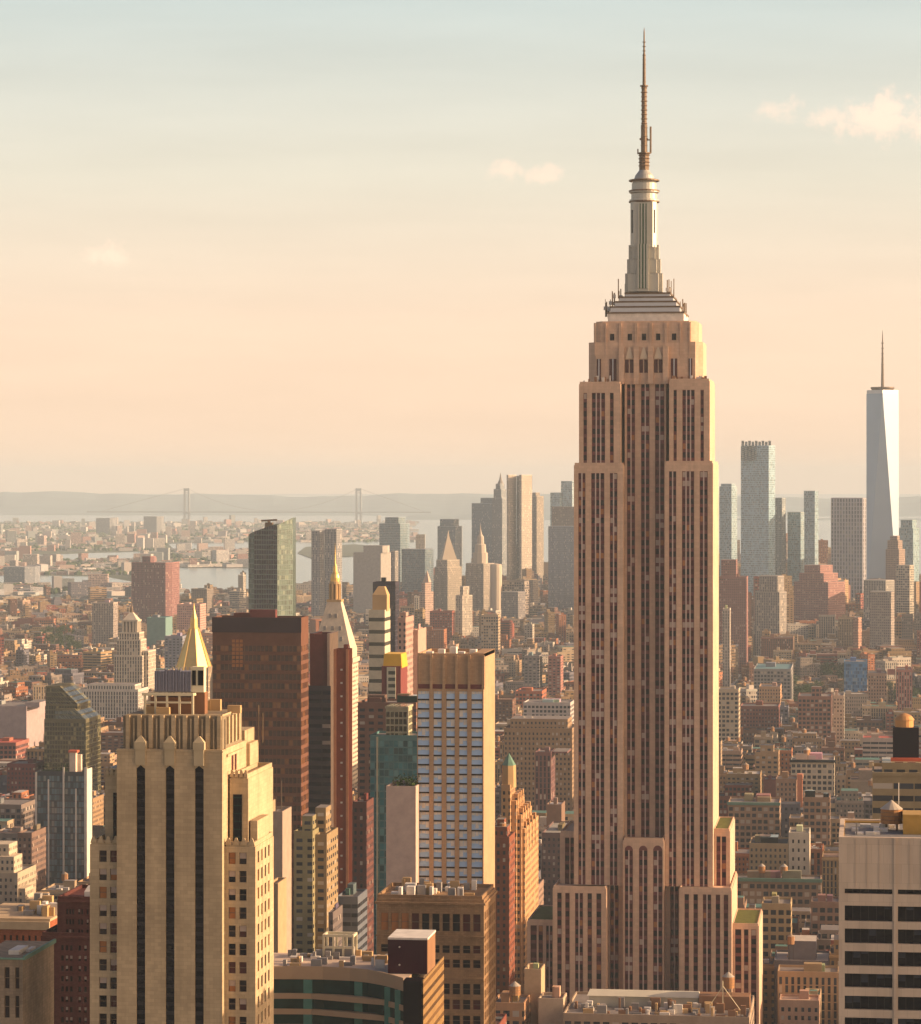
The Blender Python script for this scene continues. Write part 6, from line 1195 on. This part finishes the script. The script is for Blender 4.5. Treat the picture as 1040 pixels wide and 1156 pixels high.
LABELS = dict(zip(TOP, '''slim slate block with water tank beside the low bay-windowed loft|slim ochre block with black roof beside the tallest spired tower|slim ochre block with water tank beside the pale-banded brick house|tall grey block with set-back attic beside the black-corniced white loft|slim tan block with set-back attic beside the narrow dark red block|slim cream block with grey roof beside the pale narrow tower|midsize red brick block with set-back attic behind the tallest spired tower|tall red brick block with pale grey roof beside the pale narrow tower|tall ochre block with water tank behind the tallest spired tower|tall brown brick block with grey roof behind the orange stone block|midsize grey block with silver roof beside the thin pale annex|midsize ochre block with green roof behind the white colonnaded building|tall brown brick block with water tank beside the orange-red warehouse|midsize brown brick block with water tank beside the olive terraced block|slim cream block with black roof behind the blue glass block|midsize grey block with set-back attic behind the black-box rooftop|slim slate block with set-back attic beside the whitewashed block|tall orange brick block with pale grey roof behind the salmon slab|midsize pink block with pale grey roof behind the tallest spired tower|midsize cream block with grey roof beside the loft with black box|midsize tan block with water tank beside the black-corniced white loft|slim tan block with silver roof beside the finned glass block|midsize grey block with set-back attic below the pale-banded brick house|midsize grey block with set-back attic behind the gridded red office|slim orange brick block with silver roof beside the long copper-edged loft|broad orange brick block with water tank behind the white colonnaded building|slim orange brick block with water tank behind the tallest spired tower|tall grey block with silver roof below the red-brown ziggurat|tall grey block with green roof beside the flat civic block|tall grey block with green roof behind the salmon twin block|broad slate block with set-back attic behind the white colonnaded building|tall whitish block with black roof behind the slant-topped glass tower|midsize cream block with water tank behind the white-framed red-trim block|midsize orange brick block with water tank behind the mauve slab|broad cream block with water tank below the finned glass block|broad brown brick block with silver roof behind the white-framed red-trim block|slim orange brick block with water tank beside the orange-sided brick block|slim tan block with set-back attic beside the olive terraced block|slim orange brick block with pale grey roof behind the tallest spired tower|tall slate block with grey roof behind the grey-tan slab|slim grey block with black roof beside the dun side block|slim cream block with set-back attic beside the tan frame office|tall tan block with black roof behind the grey-tan slab|midsize brown brick block with black roof behind the tallest spired tower|broad slate block with grey roof beside the black-corniced white loft|slim ochre block with silver roof behind the tallest spired tower|midsize grey block with brown roof beside the yellow end wall|slim ochre block with set-back attic beside the low bay-windowed loft|midsize tan block with set-back attic beside the white-framed red-trim block|tall whitish block with grey roof behind the teal-roofed depot|broad grey block with set-back attic below the white-framed red-trim block|midsize cream block with set-back attic behind the red block by grey twin|midsize whitish block with water tank behind the dun block|midsize slate block with brown roof behind the mauve slab|slim cream block with set-back attic behind the orange-red warehouse|midsize brown brick block with brown roof beside the black-corniced white loft|broad ochre block with set-back attic behind the striped pinkish tower|midsize cream block with water tank behind the mauve slab|slim tan block with brown roof behind the tallest spired tower|slim slate block with black roof beside the broad brown block|slim grey block with green roof behind the tallest spired tower|midsize cream block with pale grey roof behind the tallest spired tower|tall tan block with grey roof beside the dark red block|broad cream block with brown roof behind the teal-roofed depot|tall tan block with grey roof behind the dun block|slim cream block with black roof beside the black-corniced white loft|midsize brown brick block with silver roof behind the long red warehouse|slim tan block with brown roof behind the grey stepped block|midsize grey block with brown roof beside the orange-red warehouse|slim red brick block with silver roof below the flat civic block|broad brown brick block with set-back attic beside the tan frame office|broad whitish block with green roof behind the striped pinkish tower|slim brown brick block with water tank behind the gold pyramid roof|broad tan block with water tank behind the mauve slab|slim brown brick block with black roof behind the tallest spired tower|broad red brick block with water tank behind the gridded red office|broad ochre block with pale grey roof behind the white-framed red-trim block|broad cream block with grey roof behind the teal-roofed depot|midsize ochre block with water tank beside the black-corniced white loft|midsize whitish block with water tank behind the long red warehouse|broad whitish block with green roof below the thin pale annex|broad grey block with pale grey roof beside the black-corniced white loft|slim ochre block with silver roof behind the salmon slab|broad brown brick block with set-back attic behind the white colonnaded building|slim tan block with black roof behind the tallest spired tower|tall orange brick block with pale grey roof beside the blue glass block|broad tan block with set-back attic behind the striped pinkish tower|slim slate block with silver roof beside the long red warehouse|slim ochre block with grey roof behind the grey stepped block|broad red brick block with set-back attic below the dim channel block|slim ochre block with black roof beside the broad brown block|broad orange brick block with set-back attic beside the dark red block|slim whitish block with green roof behind the grey twin block|midsize ochre block with brown roof behind the white colonnaded building|broad grey block with grey roof behind the mauve slab|slim ochre block with brown roof behind the tallest spired tower|slim grey block with brown roof behind the striped pinkish tower|slim pink block with silver roof behind the blue glass block|midsize brown brick block with set-back attic behind the narrow dark red block|slim tan block with black roof beside the dun side block|midsize ochre block with set-back attic behind the mauve slab|midsize ochre block with pale grey roof beside the thin pale annex|midsize cream block with water tank beside the shadowed stone loft|slim brown brick block with brown roof below the dim channel block|midsize grey block with set-back attic behind the orange-red warehouse|slim grey block with silver roof behind the grey twin block|broad ochre block with pale grey roof behind the orange stone block|slim cream block with green roof beside the low salmon building|midsize orange brick block with set-back attic behind the orange-red warehouse|slim red brick block with black roof behind the white-framed red-trim block|midsize tan block with water tank behind the tallest spired tower|slim whitish block with pale grey roof behind the slant-topped glass tower|broad orange brick block with pale grey roof behind the thin orange tower|broad orange brick block with silver roof in front of the dim channel block|broad piered grey block with grey roof behind the mauve slab|midsize tan block with water tank beside the white-framed red-trim block|slim slate block with water tank beside the shadowed stone loft|slim red brick block with brown roof behind the grey stepped block|midsize cream block with grey roof behind the striped pinkish tower|midsize cream block with set-back attic behind the tallest spired tower|broad brown brick block with grey roof below the white colonnaded building|slim cream block with green roof behind the tallest spired tower|slim tan block with black roof behind the pale gridded block|slim cream block with grey roof behind the white-framed red-trim block|midsize whitish block with silver roof behind the paired pale slabs|slim red brick block with pale grey roof behind the mauve slab|midsize pink block with set-back attic behind the blue glass block|slim orange brick block with silver roof behind the tallest spired tower|broad brown brick block with pale grey roof behind the white colonnaded building|midsize ochre block with set-back attic behind the tallest spired tower|broad ochre block with black roof behind the salmon twin block|tall orange brick block with brown roof behind the gold-tipped campanile|broad whitish block with grey roof behind the orange-red warehouse|broad grey block with set-back attic behind the mauve slab|slim ochre block with water tank beside the striped pinkish tower|tall red brick block with brown roof beside the low orange building|slim tan block with brown roof behind the red-brown ziggurat|midsize tan block with set-back attic behind the grey twin block|broad pink block with set-back attic behind the gridded red office|broad grey block with water tank behind the tallest spired tower|broad cream block with black roof behind the paired pale slabs|slim grey block with brown roof beside the black-corniced white loft|slim cream block with grey roof below the red-brown ziggurat|midsize ochre block with pale grey roof behind the grey twin block|slim cream block with set-back attic behind the gold-tipped campanile|broad ochre block with water tank behind the white colonnaded building|tall tan block with black roof behind the salmon slab|slim red brick block with pale grey roof behind the striped pinkish tower|slim grey block with set-back attic beside the gridded red office|broad cream block with silver roof beside the white-framed office|midsize cream block with brown roof beside the finned glass block|broad ochre block with black roof below the loft with black box|slim whitish block with black roof behind the salmon slab|tall grey block with set-back attic below the red-brown ziggurat|broad ochre block with set-back attic behind the tallest spired tower|broad pink block with set-back attic behind the mauve slab|broad brown brick block with set-back attic below the dim channel block|broad whitish block with set-back attic behind the mauve slab|midsize ochre block with pale grey roof behind the mauve slab|midsize brown brick block with silver roof beside the black-corniced white loft|slim whitish block with silver roof behind the tallest spired tower|midsize pink block with water tank below the long copper-edged loft|slim whitish block with water tank beside the pale-banded brick house|tall tan block with green roof behind the flat civic block|slim red brick block with pale grey roof behind the thin orange tower|slim tan block with silver roof below the dim channel block|low red brick block with water tank behind the orange-red warehouse|midsize whitish block with black roof behind the striped cream tower|broad tan block with water tank beside the gridded red office|tall brown brick block with silver roof behind the salmon slab|broad pink block with silver roof behind the grey-tan slab|slim ochre block with pale grey roof behind the thin pale annex|slim whitish block with brown roof behind the tallest spired tower|midsize tan block with grey roof in front of the dim channel block|slim cream block with brown roof beside the pale narrow tower|slim ochre block with green roof beside the pale narrow tower|midsize cream block with set-back attic below the dim channel block|slim cream block with water tank behind the tallest spired tower|midsize slate block with grey roof behind the tallest spired tower|midsize brown brick block with silver roof behind the thin pale annex|broad paired-window ochre block with set-back attic behind the tallest spired tower|tall grey block with water tank beside the mauve slab|midsize slate block with set-back attic in front of the dim channel block|midsize tan block with green roof behind the gold pyramid roof|broad pink block with black roof behind the white colonnaded building|tall slate block with black roof behind the blue glass block|tall cream block with brown roof behind the teal-roofed depot|broad brown brick block with set-back attic behind the dun block|midsize ochre block with set-back attic behind the gridded red office|tall red brick block with grey roof beside the white-framed red-trim block|slim cream block with brown roof beside the loft with black box|tall cream block with set-back attic behind the tallest spired tower|midsize pink block with brown roof below the dim channel block|broad grey block with black roof below the flat civic block|broad brown brick block with grey roof beside the grey-tan slab|slim ochre block with silver roof below the pale narrow tower|midsize cream block with set-back attic below the pale narrow tower|midsize grey block with silver roof behind the striped cream tower|slim cream block with pale grey roof below the pale narrow tower|slim tan block with water tank behind the orange-red warehouse|broad brown brick block with set-back attic behind the mauve slab|slim red brick block with water tank beside the broad brown block|midsize cream block with brown roof behind the gold-tipped campanile|slim ochre block with black roof behind the tallest spired tower|midsize whitish block with grey roof behind the mauve slab|midsize orange brick block with black roof behind the tallest spired tower|slim tan block with water tank beside the broad brown block|tall tan block with brown roof below the finned glass block|slim large-windowed grey block with green roof behind the tallest spired tower|midsize tan block with water tank behind the mauve slab|slim grey block with silver roof behind the gridded red office|broad ochre block with water tank behind the long red warehouse|midsize ochre block with black roof behind the teal-roofed depot|midsize whitish block with green roof behind the grey twin block|midsize pink block with black roof behind the striped cream tower|midsize slate block with black roof beside the orange-red warehouse|broad ochre block with set-back attic below the dim channel block|slim whitish block with set-back attic below the pale narrow tower|slim slate block with black roof behind the striped pinkish tower|midsize whitish block with black roof behind the mauve slab|broad tan block with grey roof behind the tallest spired tower|broad brown brick block with brown roof behind the white-framed red-trim block|slim whitish block with grey roof beside the white-framed red-trim block|slim brown brick block with grey roof in front of the dim channel block|broad cream block with black roof behind the salmon twin block|midsize red brick block with grey roof behind the slender black tower|broad brown brick block with set-back attic behind the tallest spired tower|broad brown brick block with set-back attic behind the salmon twin block|midsize large-windowed ochre block with set-back attic behind the tallest spired tower|slim slate block with green roof behind the lone red-brown tower|broad slate block with black roof behind the paired pale slabs|broad whitish block with black roof below the rounded cream tower|broad brown brick block with green roof behind the gold-tipped campanile|broad orange brick block with brown roof below the red-brown ziggurat|broad brown brick block with black roof behind the gold-tipped campanile|broad grey block with silver roof behind the blue glass block|broad tan block with grey roof below the grey-tan slab|midsize brown brick block with grey roof behind the striped pinkish tower|midsize red brick block with set-back attic beside the white-framed office|broad red brick block with set-back attic in front of the dim channel block|broad slate block with silver roof behind the tallest spired tower|midsize ochre block with brown roof behind the striped pinkish tower|slim paired-window orange brick block with water tank behind the tallest spired tower|slim ochre block with pale grey roof behind the tallest spired tower|broad red brick block with set-back attic beside the dark red block|broad ochre block with water tank behind the black-box rooftop|broad whitish block with silver roof below the dim channel block|broad tan block with set-back attic behind the mauve slab|broad grey block with pale grey roof beside the grey-tan slab|midsize red brick block with grey roof behind the white colonnaded building'''.split('|')))
def build_city():
    top = set(TOP)
    mats_all = [FAC[k] for k in CF] + [ROOF]
    rest = MB(); rest.mats = mats_all
    for i, c in enumerate(CITY):
        if i in top:
            b = MB(); b.mats = [0, 1]; parts = []; draw_city(b, c, parts)
            o = b.build('city_building', [FAC[c['fc']], ROOF], org=(c['x'], c['y'], 0))
            tag(o, LABELS.get(i, 'building'), 'building', 'midrise city blocks between the landmark towers')
            for nm, k in parts: k.build(nm, ROOF, o)
        else: draw_city(rest, c)
    if rest.v: tag(rest.build('distant_rooftops', mats_all), kind='stuff', label='endless low rooftops and small blocks fading toward the river', cat='city blocks')
    # low houses and sheds on the far shore
    b = MB(); b.mats = mats_all; rr = random.Random(31)
    for i in range(2700):
        px = rr.uniform(-40, 470); py = 590 + 82 * rr.random() ** 1.15
        if 192 < px and 640 < py: continue
        if px > 300 and py > 612: continue
        if px > 188 and 613 < py < 621: continue
        if (649 < py < 662 and px < 158) or (622 < py < 633 and 20 < px < 195): continue
        x, y = G(px, py); w = rr.uniform(18, 46); d = rr.uniform(16, 40); z = rr.uniform(6, 14) + (rr.random() ** 6) * 46; a = rr.uniform(-.1, .7)
        if rr.random() < .3: w *= 1.8; z = rr.uniform(6, 11)
        c = rr.choice(((.55, .5, .44), (.5, .43, .37), (.42, .24, .19), (.35, .32, .3), (.6, .56, .52), (.5, .36, .3), (.3, .32, .3)))
        b.rbox(x, y, w, d, -1, z, a, rr.choice((0, 1, 5)), len(CF), c, rr.choice(((.35, .32, .3), (.5, .46, .42), (.2, .19, .18), (.42, .22, .17))))
    tag(b.build('far_shore_houses', mats_all), kind='stuff', label='hazy sprawl of low houses and sheds on the far shore', cat='houses')
    # patches of trees in that sprawl
    b = MB()
    for i in range(9000):
        px = rr.uniform(-40, 460); py = 590 + 80 * rr.random()
        if (192 < px and 638 < py) or (px > 300 and py > 612) or (px > 188 and 612 < py < 622) or (649 < py < 662 and px < 158) or (622 < py < 633 and 20 < px < 195): continue
        x, y = G(px, py); s = rr.uniform(5, 11); n = 6; a0 = rr.random() * 6
        b.lathe(x, y, [(s * .9, -1), (s, 4), (s * .75, 8), (0, 11)], n, 0 if rr.random() < .5 else 1, None, a0)
    tag(b.build('far_shore_woods', [M['leaf'], M['leaf2']]), kind='stuff', label='hazy tree cover between the far shore houses', cat='trees')
build_city()
# ---------------------------------------------------------------- air
def haze():
    b = MB(); b.box(-32000, 32000, -600, 38000, -8, 470, bottom=True)
    m = bpy.data.materials.new('haze_air'); m.use_nodes = True; t = m.node_tree; t.nodes.clear()
    v = t.nodes.new('ShaderNodeVolumePrincipled'); v.inputs['Color'].default_value = (*HAZE_C, 1); v.inputs['Density'].default_value = HAZE_D; v.inputs['Anisotropy'].default_value = 0
    o = t.nodes.new('ShaderNodeOutputMaterial'); t.links.new(v.outputs[0], o.inputs['Volume'])
    m.cycles.homogeneous_volume = True
    tag(b.build('haze', m), kind='stuff', label='thin warm haze hanging over the city', cat='haze')
HAZE_C = (.74, .87, .95)
haze()
